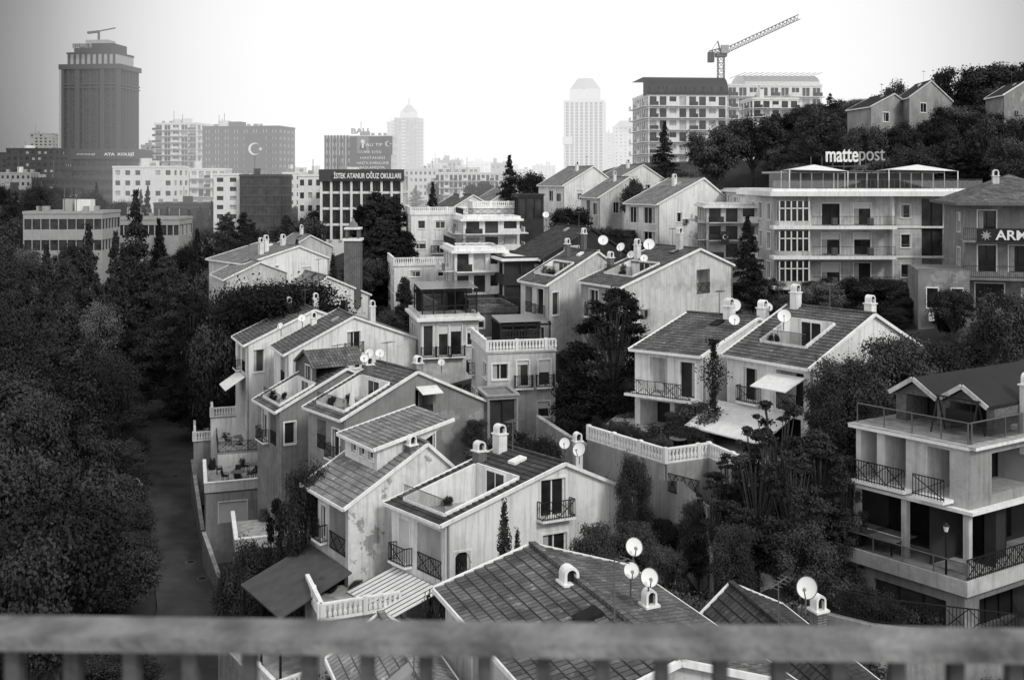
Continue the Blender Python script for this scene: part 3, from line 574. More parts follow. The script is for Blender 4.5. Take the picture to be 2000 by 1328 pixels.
def e2x(mx,gl,fl,sl):
    mx.hexa([(-1.9,.2,-1.35),(-.1,.2,-.75),(-.1,2.6,-.75),(-1.9,2.6,-1.35),(-1.9,.2,-1.3),(-.1,.2,-.7),(-.1,2.6,-.7),(-1.9,2.6,-1.3)],'awning_cloth')
    mx.hexa([(-2.9,1.0,-4.3),(-.1,1.0,-3.1),(-.1,6.6,-3.1),(-2.9,6.6,-4.3),(-2.9,1.0,-4.22),(-.1,1.0,-3.02),(-.1,6.6,-3.02),(-2.9,6.6,-4.22)],'awning_cloth')
villa('white_tiled_villa',1582,715,57,1420,61.5,1799,63.3,.54,2.5,down=6,wm=WP,fm=WP,gh=[(3,4.2,-2.4,-.8,'w')],fh=[(.4,2.3,-2.8,-.5,'lr'),(3.6,4.6,-2.7,-.7,'dr'),(.6,5.0,-5.2,-3.2,'o')],terr=(1.6,4.2,1.4,4.6,.1),rm='roof_tile',extra=e2x,chim=[(5.6,5.2,1.0,WP),(7.0,.9,1.0,WP)])
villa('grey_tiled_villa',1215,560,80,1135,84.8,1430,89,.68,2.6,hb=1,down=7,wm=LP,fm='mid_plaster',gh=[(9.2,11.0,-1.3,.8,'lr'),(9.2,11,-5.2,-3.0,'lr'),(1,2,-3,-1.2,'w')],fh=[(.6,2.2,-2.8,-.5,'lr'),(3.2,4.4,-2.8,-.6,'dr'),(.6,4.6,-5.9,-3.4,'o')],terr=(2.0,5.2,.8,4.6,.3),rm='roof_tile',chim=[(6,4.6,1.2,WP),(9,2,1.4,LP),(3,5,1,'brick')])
villa('grey_tiled_villa',1070,555,86,1017,90,1225,95,.6,2.4,down=8,wm=LP,fm=LP,gh=[(.6,1.5,-2.8,-.8,'w')],fh=[(.7,1.8,-2.8,-.5,'dr'),(2.6,3.8,-2.8,-.5,'lr'),(.6,4,-5.8,-3.4,'w')],terr=(1.5,4.2,.6,4.0,.2),rm='roof_tile',chim=[(5.4,3,1.2,'brick'),(7,2,1.6,'brick')])
villa('white_gabled_villa',1285,398,125,1222,131,1430,131,.6,3.2,down=6,wm=WP,fh=[(.5,3,-2.6,-.5,'d'),(.5,3,-5.6,-3.6,'d'),(4,6,-2.6,-.5,'d')],gh=[(7.2,8.4,-2.4,-.8,'a'),(3,3.8,-2.4,-1.2,'w')],rm='roof_tile_light',chim=[(5,3,1,WP)])
villa('white_gabled_villa',1170,385,140,1135,147,1275,148,.55,2.8,down=6,wm=LP,fh=[(.8,2.4,-2.6,-.5,'d'),(3.5,5,-2.6,-.5,'w')],gh=[(3,4.2,-2.4,-.8,'w')],rm='roof_tile_light',chim=[(5,3,1,WP)])
villa('white_gabled_villa',1100,362,155,1052,163,1205,163,.55,3,down=7,wm=WP,fh=[(.8,2.4,-2.6,-.5,'d'),(3.5,5,-2.6,-.5,'w')],gh=[(3,4.2,-2.4,-.8,'w')],rm='roof_tile_light',chim=[(5,3,1,WP)])
villa('white_gabled_villa',1200,352,165,1160,172,1300,172,.55,2.6,down=7,wm=WP,gh=[(3,4.2,-2.4,-.8,'w'),(7,8.2,-2.4,-.8,'w')],rm='roof_tile_light',chim=[(5,3,1,WP)])
villa('tiled_roof_villa',1105,1397,25.8,870,34,1545,27.5,.48,1.05,down=6,wm=LP,gh=[],fh=[(1,2,-2.4,-.8,'w'),(5,6.4,-2.4,-.8,'w')],rm='roof_tile',chim=[(2.9,5.8,.0,WP)])
villa('tiled_roof_villa',1560,1440,29,1350,36,1760,31,.45,1.2,down=5,wm=LP,rm='roof_tile_dark',chim=[])
villa('tiled_roof_villa',760,1480,27,660,33,960,28,.5,1.0,down=6,wm=WP,rm='roof_tile_light')
# ------------------------------------------------------------ flat modern houses in the middle
def flatx(spec):
    def f(mb,w,dep,h):
        Pf=lambda s,t,z:(s,-t,z); Pl=lambda s,t,z:(-t,s,z)
        for k in spec:
            if k=='rail': rail(mb,Pf,0,w,0,.5,.7); rail(mb,Pl,0,dep,0,.5,.7)
            if k=='bal': balustrade(mb,Pf,0,w,.02,.1); balustrade(mb,Pl,0,dep,.02,.1)
            if k=='slab': mb.box(-.4,w+.4,-.5,dep+.4,-.25,-.01,'trim_white')
            if k=='perg':
                z=2.4
                for x in np.linspace(.15,w-.15,6):
                    mb.box(x-.05,x+.05,.1,.2,0,z,'iron'); mb.box(x-.05,x+.05,dep*.7-.1,dep*.7,0,z,'iron'); mb.box(x-.05,x+.05,0,dep*.7,z,z+.14,'iron')
                mb.box(.1,w-.1,.13,.16,.1,z-.1,'glass_clear'); mb.q([(0,0,z+.15),(w,0,z+.15),(w,dep*.7,z+.35),(0,dep*.7,z+.35)],'glass_b')
                mb.box(0,w,.08,.2,z-.1,z,'iron'); mb.box(0,w,.08,.2,1.0,1.06,'iron'); mb.box(.3,w-.3,dep*.7,dep*.7+.1,0,z,'dark_panel')
    return f
block('white_terraced_house',803,912,420,500,122,2,3,'house',WP,th=10,dep=9,par=.3,rk=0,extra=flatx(['bal']),k='')
block('white_terraced_house',905,1015,428,520,116,3,3,'balc',WP,th=10,dep=9,par=.3,rk=0,extra=flatx(['rail','slab']))
block('white_terraced_house',925,1045,408,440,126,1,3,'house',WP,th=8,dep=7,par=.25,rk=0,extra=flatx(['bal']))
block('glass_conservatory',1012,1062,382,432,124,1,3,'glass','dark_cladding',th=10,dep=4,par=.2,rk=0)
block('white_terraced_house',888,985,490,575,102,2,3,'balc',WP,th=12,dep=8,par=.3,rk=0,extra=flatx(['rail','slab']))
block('white_terraced_house',770,880,520,585,112,2,4,'house',WP,th=12,dep=8,par=.3,rk=0,extra=flatx(['bal']))
block('dark_clad_house',985,1085,505,590,99,2,3,'band','dark_cladding',th=15,dep=8,par=.2,rk=0,extra=flatx(['slab']))
villa('dark_roofed_house',1060,505,99,1000,106,1225,107,.55,2.8,down=5,wm='dark_cladding',gh=[(3,5,-1,1,'wk'),(6.5,8,-1.5,.4,'wk')],rm='roof_tile_dark',verge='dark_cladding')
block('terraced_house',822,935,622,705,88,1,4,'house',LP,th=14,dep=7,par=.3,rk=0,extra=flatx(['perg','slab']))
block('terraced_house',915,1010,612,700,92,2,3,'house','brick',th=14,dep=7,par=.5,rk=0,extra=flatx(['rail']))
block('terraced_house',952,1085,690,845,74,2,3,'house',LP,th=12,dep=7,par=.05,rk=0,extra=flatx(['bal']))
def pergola(name,u0,u1,vt,vb,d,dep):
    O=W(u0,vb,d); w=(u1-u0)*d/F; h=(vb-vt)*d/F; mb=MB((.97,.22),(-.22,.97))
    for x in np.linspace(0,w,5):
        for y in (0,dep): mb.box(x-.05,x+.05,y-.05,y+.05,0,h,'iron')
        mb.box(x-.05,x+.05,-.1,dep+.1,h,h+.14,'iron')
    for y in (0,dep): mb.box(-.1,w+.1,y-.05,y+.05,h-.16,h-.003,'iron')
    mb.q([(-.1,-.1,h+.16),(w+.1,-.1,h+.16),(w+.1,dep+.1,h+.3),(-.1,dep+.1,h+.3)],'glass_b'); mb.q([(0,.02,.1),(w,.02,.1),(w,.02,h-.2),(0,.02,h-.2)],'glass_clear'); mb.q([(0,dep-.1,.1),(w,dep-.1,.1),(w,dep-.1,h-.2),(0,dep-.1,h-.2)],'dark_panel')
    mb.build(name,None,O)
pergola('glazed_pergola',978,1078,634,690,76.5,3.2)
block('garage_building',952,1012,775,860,70,1,1,'glass','mid_plaster',th=15,dep=3,par=.1,rk=0)
# ------------------------------------------------------------ media office building (roof sign)
def office():
    d=104; S=d/F; O=W(1512,383,d); E=empty('office_building',O); mb=MB(); w=(1880-1512)*S; dep=13; sh=3.1
    FOOT.append((O.x,O.y,(1,0),(0,1),w,dep))
    P=lambda s,t,z:(s,-t,z); X=lambda u:(u-1512)*S
    hs=[]
    for i in range(3):
        zt=-.2-i*sh
        hs+=[(X(1518),X(1545),zt-2.75,zt-.35,'d'),(X(1546.5),X(1574),zt-2.75,zt-.35,'d')]
        hs+=[(X(1605),X(1640),zt-2.8,zt-.6,'dk'),(X(1668),X(1700),zt-2.8,zt-.6,'dk')]
        hs+=[(X(1760),X(1778),zt-2.1,zt-.7,'w')]
        hs+=[(X(1800),X(1842),zt-3.0,zt-.12,'pk'),(X(1848),X(1872),zt-2.4,zt-.6,'w')]
    wall(mb,P,w,-14,[(0,0),(w,0)],hs,LP)
    Pl=lambda s,t,z:(-t,s,z)
    wall(mb,Pl,dep,-14,[(0,0),(dep,0)],[(a,a+1.4,-i*sh-2.6,-i*sh-.8,'w') for i in range(3) for a in (1.5,5,8.5)],LP)
    wall(mb,lambda s,t,z:(w+t,s,z),dep,-14,[(0,0),(dep,0)],[(a,a+1.4,-i*sh-2.6,-i*sh-.8,'w') for i in range(3) for a in (1.5,5,8.5)],LP)
    wall(mb,lambda s,t,z:(s,dep+t,z),w,-14,[(0,0),(w,0)],[],LP)
    mb.box(-.9,w+1.9,-1.9,dep+.6,0,.5,'trim_white'); mb.box(-.6,w+1.5,-1.5,dep+.4,.5,.75,'trim_white')
    x0,x1=X(1560),X(1850); 
    mb.box(x0,x1,3.5,dep-1,.75,2.4,'glass_b'); mb.box(x0-.6,x1+.8,2.4,dep,2.4,2.62,'metal_grey')
    for x in np.linspace(x0,x1,14): mb.box(x-.06,x+.06,3.4,3.5,.75,2.4,'trim_white')
    for x in np.linspace(x0,x1,7): mb.box(x-.05,x+.05,.4,.5,.75,2.5,'iron'); mb.beam((x,.45,2.5),(x,3.4,2.6),.06,.1,'iron')
    mb.beam((x0,.45,2.5),(x1,.45,2.5),.06,.12,'iron')
    for (xa,xb) in ((x0-.9,x0+5.2),(x0+9.5,x1+1.2)):
        xc=(xa+xb)/2; ap=(xc,1.8,3.3)
        c=[(xa,.2,2.75),(xb,.2,2.6),(xb,3.4,2.7),(xa,3.4,2.7)]
        for i in range(4): mb.q([c[i],c[(i+1)%4],ap],'awning_cloth')
        for p in c: mb.beam((p[0],p[1],.7),p,.08,.08,'trim_white')
    Pr=lambda s,t,z:(s,-1.4-t,z); rail(mb,Pr,-.5,w+1.4,0,.75,1.0,'steel_dull',.5,False); mb.pb(Pr,-.5,w+1.4,-.01,0,.85,1.6,'glass_clear')
    for i in range(3):
        zt=-.2-(i+1)*sh+.25
        mb.box(X(1512)-.5,X(1740),-1.7,-.003,zt-.35,zt,'trim_white'); Pr=lambda s,t,z:(s,-1.6-t,z); rail(mb,Pr,X(1577),X(1738),0,zt,1.0,'iron',.14,False)
        mb.box(X(1514),X(1573),-1.5,-.003,zt,zt+.5,LP)
        for s in np.linspace(X(1515),X(1572),6): mb.box(s-.06,s+.06,-1.5,-1.4,zt+.5,zt+2.55,'trim_white')
        mb.box(X(1514)+.1,X(1573)-.1,-1.42,-1.38,zt+.5,zt+2.55,'glass'); mb.box(X(1514),X(1573),-1.5,-1.35,zt+1.75,zt+1.85,'trim_white')
        mb.box(X(1740),w+.1,-.12,-.003,zt-.3,zt-.1,'trim_white')
        for s in (X(1620),X(1690)): mb.box(s,s+.5,-1.1,-.6,zt,zt+.8,'steel_dull')
    for i in range(9): mb.box(X(1742),X(1798),-.02,-.003,-1.05*i-.9,-1.05*i-.86,'far_grey')
    mb.box(X(1574.5),X(1579),-.7,-.003,-14,0,'white_plaster'); mb.box(X(1738),X(1742),-.7,-.003,-14,0,'white_plaster')
    mb.q([(0,0,-.01),(w,0,-.01),(w,dep,-.01),(0,dep,-.01)],'concrete')
    xs0=X(1612); 
    for x in np.linspace(xs0,xs0+6,6): mb.beam((x,5,2.6),(x,5,4.2),.06,.06,'steel_dull')
    mb.beam((xs0-.2,5,3.15),(xs0+6.2,5,3.15),.08,.08,'steel_dull')
    mb.build('body',E)
    d2=d+4.7; a=W(1613,317,d2); text(E,'matte',a,63*d2/F,25*d2/F,'trim_white',off=.012,ext=.12)
    a=W(1678,323,d2); text(E,'post',a,50*d2/F,30*d2/F,'metal_grey',off=-.005,ext=.12)
office()
def arm():
    d=84; O=W(1885,400,d); E=empty('office_building',O); e1=(.97,-.24); e2=(.24,.97); mb=MB(e1,e2); w=9;dep=10
    P=lambda s,t,z:(s,-t,z)
    FOOT.append((O.x,O.y,e1,e2,w,dep))
    hs=[(1,2.4,-5.6,-3.4,'dk'),(3.4,4.8,-5.6,-3.4,'dk'),(5.8,7.6,-5.6,-3.4,'dk'),(1,2.4,-2.4,-.5,'dk'),(5,7,-2.4,-.5,'dk'),(.8,3,-8.6,-6.6,'dk'),(4.4,5.6,-8.6,-7,'w')]
    wall(mb,P,w,-14,[(0,0),(w,0)],hs,'grey_plaster'); wall(mb,lambda s,t,z:(-t,s,z),dep,-14,[(0,0),(dep,0)],[(2,3.4,-2.4,-.8,'w'),(2,3.4,-5.4,-3.8,'w')],'grey_plaster')
    mb.box(-.5,w,-1.5,-.003,-3.1,-2.9,'concrete'); mb.box(-.5,w,-1.5,-.003,-6.2,-6.0,'concrete')
    rail(mb,lambda s,t,z:(s,-1.45-t,z),-.4,w,0,-2.9,1,'iron',.15,False); rail(mb,lambda s,t,z:(s,-1.45-t,z),-.4,w,0,-6.0,1,'iron',.15,False)
    ap=(w*.5,dep*.5,2.6); c=[(-1,-1.6,.1),(w+1,-1.6,.1),(w+1,dep+1,.1),(-1,dep+1,.1)]
    for i in range(4): mb.q([c[i],c[(i+1)%4],ap],'roof_tile'); mb.beam(c[i],c[(i+1)%4],.2,.25,'wood')
    chimney(mb,3,3,1.6,.8,'light_plaster')
    mb.box(-4,-.02,-2,4,-14,-5.4,'grey_plaster'); rail(mb,lambda s,t,z:(s,-2-t,z),-4,0,0,-5.4,1,'steel_dull',.15,False)
    Pw=lambda s,t,z:(s-4,-2.003-t,z)
    for s in (.6,2.5): mb.pb(Pw,s,s+1,.0,.04,-8.6,-6.8,'trim_white'); mb.pb(Pw,s+.08,s+.92,.04,.05,-8.5,-6.9,'glass')
    mb.box(-3.2,-2.2,-2.4,-2.02,-9.6,-8.9,'trim_white')
    mb.pb(P,.6,w,1.5,1.56,-3.05,-1.95,'dark_panel')
    pts=[]; cx,cz,r=1.3,-2.5,.45
    for i in range(16):
        a=math.pi*2*i/16+math.pi/16; rr=r if i%2 else r*.45; pts.append((cx+rr*math.cos(a),-1.6,cz+rr*math.sin(a)))
    for i in range(16): mb.q([(cx,-1.6,cz),pts[i],pts[(i+1)%16]],'metal_grey')
    mb.build('body',E)
    p=O+Vector((2.0*e1[0]-1.62*e2[0],2.0*e1[1]-1.62*e2[1],-2.85)); text(E,'ARM',p,2.4,.8,'trim_white',rz=-14,off=.02,ext=.03)
arm()
block('grey_house',1380,1512,402,505,112,3,4,'balc',LP,th=-4,dep=9,par=.2,rk=0,extra=flatx(['slab']))
block('grey_house',1445,1545,372,420,122,1,4,'house',LP,th=0,dep=9,par=.2,rk=0,extra=flatx(['slab']))
def flag(name,cx,cz_,wd,ht,d,parent=None,m='banner_dark',rz=0):
    mb=MB(); n=8
    for i in range(n):
        x0=wd*i/n;x1=wd*(i+1)/n; y0=.06*math.sin(i*1.3);y1=.06*math.sin((i+1)*1.3)
        mb.q([(x0,y0,0),(x1,y1,0),(x1,y1,-ht),(x0,y0,-ht)],m)
    s=min(wd,ht); cx0=wd*.5;cz0=-ht*.42; R=s*.3; off=s*.07; N=28
    def arc(c,rad,a0,a1): return [(c+rad*math.cos(a0+(a1-a0)*i/N),cz0+rad*math.sin(a0+(a1-a0)*i/N)) for i in range(N+1)]
    th=math.radians(38); a=arc(cx0,R,th,2*math.pi-th)
    ex,ez=a[0][0],a[0][1]-cz0; c2=cx0+off; th2=math.atan2(ez,ex-c2); r2=math.hypot(ex-c2,ez); b=arc(c2,r2,th2,2*math.pi-th2)
    for i in range(N): mb.q([(a[i][0],-.1,a[i][1]),(a[i+1][0],-.1,a[i+1][1]),(b[i+1][0],-.1,b[i+1][1]),(b[i][0],-.1,b[i][1])],'trim_white')
    sx=cx0+s*.3; pts=[]
    for i in range(10):
        an=math.pi+math.pi*2*i/10; rr=s*.11 if i%2==0 else s*.045; pts.append((sx+rr*math.cos(an),-.1,cz0+rr*math.sin(an)))
    for i in range(10): mb.q([(sx,-.1,cz0),pts[i],pts[(i+1)%10]],'trim_white')
    o=mb.build(name,None,W(cx,cz_,d)); return o
flag('national_flag',1408,452,.9,1.5,110)
# ------------------------------------------------------------ lower right house
def rhouse():
    N=W(1895,872,43); F_=W(1672,872,47); f=Vector((F_.x-N.x,4.0)); fl=f.length; g=Vector((.86,.5)); gl=10.5; e1=tuple(g); e2=tuple(f/fl)
    FOOT.append((N.x,N.y,e1,e2,gl,fl))
    E=empty('terraced_villa',N); mb=MB(e1,e2); Pf=lambda s,t,z:(-t,s,z); Pg=lambda s,t,z:(s,-t,z); WM=LP
    wall(mb,Pf,fl,-2.75,[(0,0),(fl,0)],[(.9,1.9,-2.4,-.35,'ok'),(2.9,3.9,-2.4,-.2,'ok'),(4.3,5.1,-2.4,-.1,'l')],WM)
    wall(mb,Pg,gl,-2.75,[(0,0),(gl,0)],[(1.5,4.5,-2.3,-.5,'o')],'mid_plaster')
    for (P,L) in ((Pf,fl),(Pg,gl)): mb.pb(P,-.15,L+.15,.003,.35,-.12,.02,'trim_white')
    mb.box(-.34,gl,-.34,fl+.2,.021,.06,'paving')
    mb.box(-.3,gl,-.3,fl+.1,-2.9,-2.751,'trim_white')
    mb.pb(Pf,.7,2.1,.02,.75,-2.6,-2.45,'trim_white'); rail(mb,Pf,.7,2.1,.7,-2.45); mb.pb(Pf,2.6,5.2,.02,.6,-2.6,-2.45,'trim_white'); rail(mb,Pf,2.6,5.2,.55,-2.45)
    for (P,L) in ((Pf,fl),(Pg,gl)):
        mb.pb(P,0,L,-.1,-.08,.06,.95,'glass_clear'); mb.pb(P,0,L,-.12,-.06,.95,.99,'steel_dull')
        for s in np.linspace(0,L,5): mb.pb(P,s-.02,s+.02,-.12,-.07,.06,.95,'steel_dull')
    x0=2.2
    prof=[(0,1.3),(1.15,2.1),(2.3,1.3),(3.45,2.1),(4.6,1.3)]
    P=lambda s,t,z:(x0-t,s+.3,z)
    wall(mb,P,4.6,0,prof,[(.35,2.0,.05,1.35,'o'),(2.6,4.1,.05,1.35,'ok')],'wood')
    for a,b in zip(prof[:-1],prof[1:]):
        mb.hexa([(x0-.5,a[0]+.3,a[1]+.02),(gl,a[0]+.3,a[1]+.02),(gl,b[0]+.3,b[1]+.02),(x0-.5,b[0]+.3,b[1]+.02),(x0-.5,a[0]+.3,a[1]+.16),(gl,a[0]+.3,a[1]+.16),(gl,b[0]+.3,b[1]+.16),(x0-.5,b[0]+.3,b[1]+.16)],'dark_panel')
        mb.beam((x0-.52,a[0]+.3,a[1]+.1),(x0-.52,b[0]+.3,b[1]+.1),.06,.2,'light_plaster')
    for yy in (.3,4.9): mb.q([(x0,yy,0),(gl,yy,0),(gl,yy,1.3),(x0,yy,1.3)],'wood')
    chimney(mb,4.2,.0,.3,1.9,WM)
    r=1.8
    P2=lambda s,t,z:(r-t,s,z)
    wall(mb,P2,fl+1,-5.6,[(0,-2.9),(fl+1,-2.9)],[(.5,2.6,-5.5,-3.1,'o'),(3,5,-5.5,-3.1,'o')],'dark_cladding')
    P3=lambda s,t,z:(s,r-t,z); wall(mb,P3,gl,-5.6,[(0,-2.9),(gl,-2.9)],[(2.5,6,-5.4,-3.2,'o')],'dark_cladding')
    for (x,y) in ((-.1,0),(-.1,2.8),(-.1,fl-.2),(5,-.1)): mb.box(x,x+.25,y,y+.25,-5.6,-2.9,'light_plaster')
    X0=-.9; Y0=-.4; Y1=fl+2.2
    mb.box(X0,gl,Y0,Y1,-5.8,-5.6,'paving'); mb.box(X0-.12,X0,Y0-.12,Y1,-6.15,-5.5,'light_plaster'); mb.box(X0,gl,Y0-.12,Y0,-6.15,-5.5,'light_plaster')
    Pt=lambda s,t,z:(X0-t,s,z); mb.pb(Pt,Y0,Y1,.03,.05,-5.5,-4.8,'glass_clear'); mb.pb(Pt,Y0,Y1,.02,.06,-4.8,-4.76,'steel_dull')
    for s in np.arange(Y0,Y1,1.4): mb.pb(Pt,s-.02,s+.02,.02,.06,-5.5,-4.8,'steel_dull')
    Pu=lambda s,t,z:(s,Y0-t,z); rail(mb,Pu,X0,gl,.03,-5.5,.9,'iron',.14)
    zb=-13
    wall(mb,lambda s,t,z:(X0+.2-t,s+Y0+.2,z),Y1-Y0-.4,zb,[(0,-5.8),(Y1-Y0-.4,-5.8)],[(.8,4.2,-8.3,-6.7,'pk')],'mid_plaster')
    wall(mb,lambda s,t,z:(s+X0+.2,Y0+.2-t,z),gl,zb,[(0,-5.8),(gl,-5.8)],[(1,6,-8.8,-6.6,'o')],'grey_plaster')
    mb.box(X0-.6,X0+.2,Y0+.2,Y1,-8.75,-8.6,'light_plaster')
    mb.box(X0-4,X0-.05,-4,Y1+1,-13,-9.6,'concrete'); rail(mb,lambda s,t,z:(X0-4-t,s,z),-4,Y1+1,0,-9.6,1,'iron',.15)
    mb.box(5.5,gl+4,-1.2,-.36,-2.75,1.6,'dark_cladding'); mb.box(5.2,gl+4,-1.6,-.36,-.3,-.1,'trim_white'); rail(mb,lambda s,t,z:(s,-1.5-t,z),5.3,gl+3,0,-2.6)
    mb.box(5.2,gl+4,-1.6,-.36,-2.75,-2.6,'trim_white')
    mb.box(2.5,gl+6,-7,-1.0,-13,-7.2,'grey_plaster'); mb.box(2.3,gl+6,-7.2,-1.0,-7.2,-7.0,'light_concrete'); rail(mb,lambda s,t,z:(s,-7.1-t,z),2.4,gl+6,0,-7.0); rail(mb,lambda s,t,z:(2.4-t,s,z),-7.1,-1,0,-7.0)
    Pw=lambda s,t,z:(2.5-t,s,z); mb.pb(Pw,-5.8,-4.2,.003,.06,-10.4,-8.4,'trim_white'); mb.pb(Pw,-5.7,-4.3,.06,.07,-10.3,-8.5,'glass'); mb.pb(Pw,-3.4,-2.2,.003,.06,-10.4,-8.4,'trim_white'); mb.pb(Pw,-3.3,-2.3,.06,.07,-10.3,-8.5,'glass')
    mb.build('body',E)
    def wpt(x,y,z): return Vector((N.x+x*e1[0]+y*e2[0],N.y+x*e1[1]+y*e2[1],N.z+z))
    ms=MB(e1,e2)
    for y in (0,1.8):
        ms.beam((0,y,0),(.5,y+.0,1.6),.05,.05,'iron'); ms.beam((1,y,0),(.5,y,1.6),.05,.05,'iron')
    ms.beam((.5,-.1,1.6),(.5,1.9,1.6),.06,.06,'iron'); ms.box(.25,.75,.2,1.6,.5,.56,'iron'); ms.box(.72,.78,.2,1.6,.56,1.05,'iron')
    for y in (.25,1.55): ms.beam((.5,y,1.58),(.3,y,.55),.02,.02,'iron')
    ms.build('garden_swing_seat',None,wpt(1.0,.6,.06))
    mt=MB(e1,e2); mt.box(0,1.5,0,2.7,.72,.76,'steel_dull'); mt.box(.73,.77,-.0,2.7,.76,.78,'trim_white'); mt.box(-.15,1.65,1.34,1.36,.76,.92,'glass_clear')
    for x in (.2,1.3):
        for y in (.3,2.4): mt.box(x-.03,x+.03,y-.03,y+.03,0,.72,'iron')
    mt.build('ping_pong_table',None,wpt(-.6,3.0,-5.6))
    ml=MB(); ml.cyl((0,0,0),(0,0,1.9),.05,.04,'iron'); ml.cyl((0,0,1.9),(0,0,2.15),.07,.13,'trim_white'); ml.cyl((0,0,2.15),(0,0,2.3),.17,.02,'iron'); ml.build('garden_lamp',None,wpt(X0+.2,.6,-5.6))
rhouse()
# ------------------------------------------------------------ terraces beside the road
def terrace(name,u0,vt,d,w,dep,h,th,m='mid_plaster',kind='wall',holes=()):
    t=math.radians(th); e1=(math.cos(t),math.sin(t)); e2=(-math.sin(t),math.cos(t)); O=W(u0,vt,d); E=empty(name,O); mb=MB(e1,e2)
    FOOT.append((O.x,O.y,e1,e2,w,dep))
    Pf=lambda s,t,z:(s,-t,z); Pl=lambda s,t,z:(-t,s,z)
    wall(mb,Pf,w,-h,[(0,0),(w,0)],list(holes),m); wall(mb,Pl,dep,-h,[(0,0),(dep,0)],[],m); mb.q([(w,0,-h),(w,dep,-h),(w,dep,0),(w,0,0)],m)
    mb.box(0,w,0,dep,-.15,0,'paving')
    if kind=='wall':
        mb.box(-.1,w+.1,-.12,.1,.003,.75,'light_plaster'); mb.box(-.12,.1,.1,dep,.003,.75,'light_plaster'); mb.box(-.15,w+.12,-.16,.13,.75,.82,'trim_white'); mb.box(-.16,.13,.13,dep,.75,.82,'trim_white')
    elif kind=='bal': balustrade(mb,Pf,0,w,-.12,0); balustrade(mb,Pl,0,dep,-.12,0)
    elif kind=='rail': rail(mb,Pf,0,w,-.05,0); rail(mb,Pl,0,dep,-.05,0)
    mb.build('body',E)
    for i in range(4): a=random.uniform(.4,w-.3); POTS.append((O.x+a*e1[0]+(dep-.5)*e2[0],O.y+a*e1[1]+(dep-.5)*e2[1],O.z))
    return O,e1,e2
def tp(T,x,y,z=0): O,e1,e2=T; return Vector((O.x+x*e1[0]+y*e2[0],O.y+x*e1[1]+y*e2[1],O.z+z))
T1=terrace('roof_terrace',402,962,80,5.6,7,7.5,18,holes=[(1,3.2,-2.6,-.9,'s')])
T2=terrace('roof_terrace',425,885,87,4.5,6,7,18,'light_plaster','rail')
T3=terrace('garden_terrace',412,815,92,3.2,5,7,18,'white_plaster','bal')
T4=terrace('garden_terrace',462,1075,68,5,6,6,18,'light_concrete','wall')
T5=terrace('garden_terrace',625,1215,48,4,4,5,22,'light_concrete','bal')
T6=terrace('garden_terrace',378,862,93,3.4,5,6,18,'light_concrete','bal')
def chair(T,x,y,rz,z=0):
    mb=MB(); m='dark_panel'
    for a in (-.22,.2):
        for b in (-.22,.22): mb.box(a-.02,a+.02,b-.02,b+.02,0,.44,m)
    mb.box(-.25,.23,-.25,.25,.44,.49,m); mb.hexa([(-.25,-.25,.49),(-.2,-.25,.49),(-.2,.25,.49),(-.25,.25,.49),(-.36,-.25,.95),(-.32,-.25,.95),(-.32,.25,.95),(-.36,.25,.95)],m)
    for b in (-.25,.25): mb.beam((-.28,b,.66),(.2,b,.66),.04,.04,m); mb.beam((.2,b,.44),(.2,b,.66),.03,.03,m)
    o=mb.build('patio_chair',None,tp(T,x,y,z)); o.rotation_euler=(0,0,rz)
def table(T,x,y,r=.6,z=0):
    mb=MB(); mb.cyl((0,0,.7),(0,0,.74),r,r,'wood',16); mb.cyl((0,0,0),(0,0,.7),.05,.05,'iron'); mb.cyl((0,0,0),(0,0,.04),.3,.28,'iron',12); mb.build('patio_table',None,tp(T,x,y,z))
table(T1,2.6,2.6); table(T1,4.2,4.4)
for (x,y,r) in ((1.6,2.6,0),(3.6,2.6,3.1),(2.6,1.6,1.6),(2.6,3.6,-1.6),(3.4,5.0,0),(5.0,4.4,3.1),(4.4,3.4,1.3),(1.2,4.8,.4)): chair(T1,x,y,r)
table(T2,2,2.4);chair(T2,1,2.4,0);chair(T2,3,2.4,3.1)
ZD=-15.9
def dk(u,v): d=-ZD*F/(v-HY); return W(u,v,d)
bp=[dk(1150,858),dk(1300,905),dk(1385,893),dk(1480,935)]
def balu(name,pts,kind='b',h=.85):
    mb=MB(); o=pts[0]
    for a,b in zip(pts[:-1],pts[1:]):
        d=Vector((b.x-a.x,b.y-a.y)); L=d.length; d/=L; n=Vector((-d.y,d.x)); 
        P=lambda s,t,z,a=a,b=b,d=d,n=n,L=L:(a.x-o.x+d.x*s+n.x*t,a.y-o.y+d.y*s+n.y*t,a.z-o.z+(b.z-a.z)*s/L+z)
        if kind=='b': balustrade(mb,P,0,L,0,0,h)
        elif kind=='r': rail(mb,P,0,L,0,0,h)
        elif kind=='w': mb.pb(P,0,L,-.12,.12,-5,h,'light_concrete'); mb.pb(P,0,L,-.16,.16,h,h+.07,'paving')
        elif kind=='c':
            mb.pb(P,0,L,-.05,.05,-4,h,'concrete'); mb.q([P(0,-.06,-4),P(L,-.06,-4),P(L,-.06,h),P(0,-.06,h)],'corrugated')
        elif kind=='p': mb.pb(P,0,L,-.15,.15,-6,-.02,'mid_plaster')
    mb.build(name,None,o)
balu('balustrade',bp,kind='b'); balu('retaining_wall',bp,kind='p')
mb=MB(); o=bp[0]; zD=CZ+ZD
pp=[Vector((p.x-o.x,p.y-o.y,0)) for p in bp]+[Vector((18-o.x,58-o.y,0)),Vector((13-o.x,66-o.y,0)),Vector((7-o.x,67-o.y,0))]
mb.q([tuple(p) for p in pp],'paving'); mb.build('terrace_paving',None,(o.x,o.y,zD+.02))
TD=((Vector((o.x,o.y,zD+.02))),(1,0),(0,1))
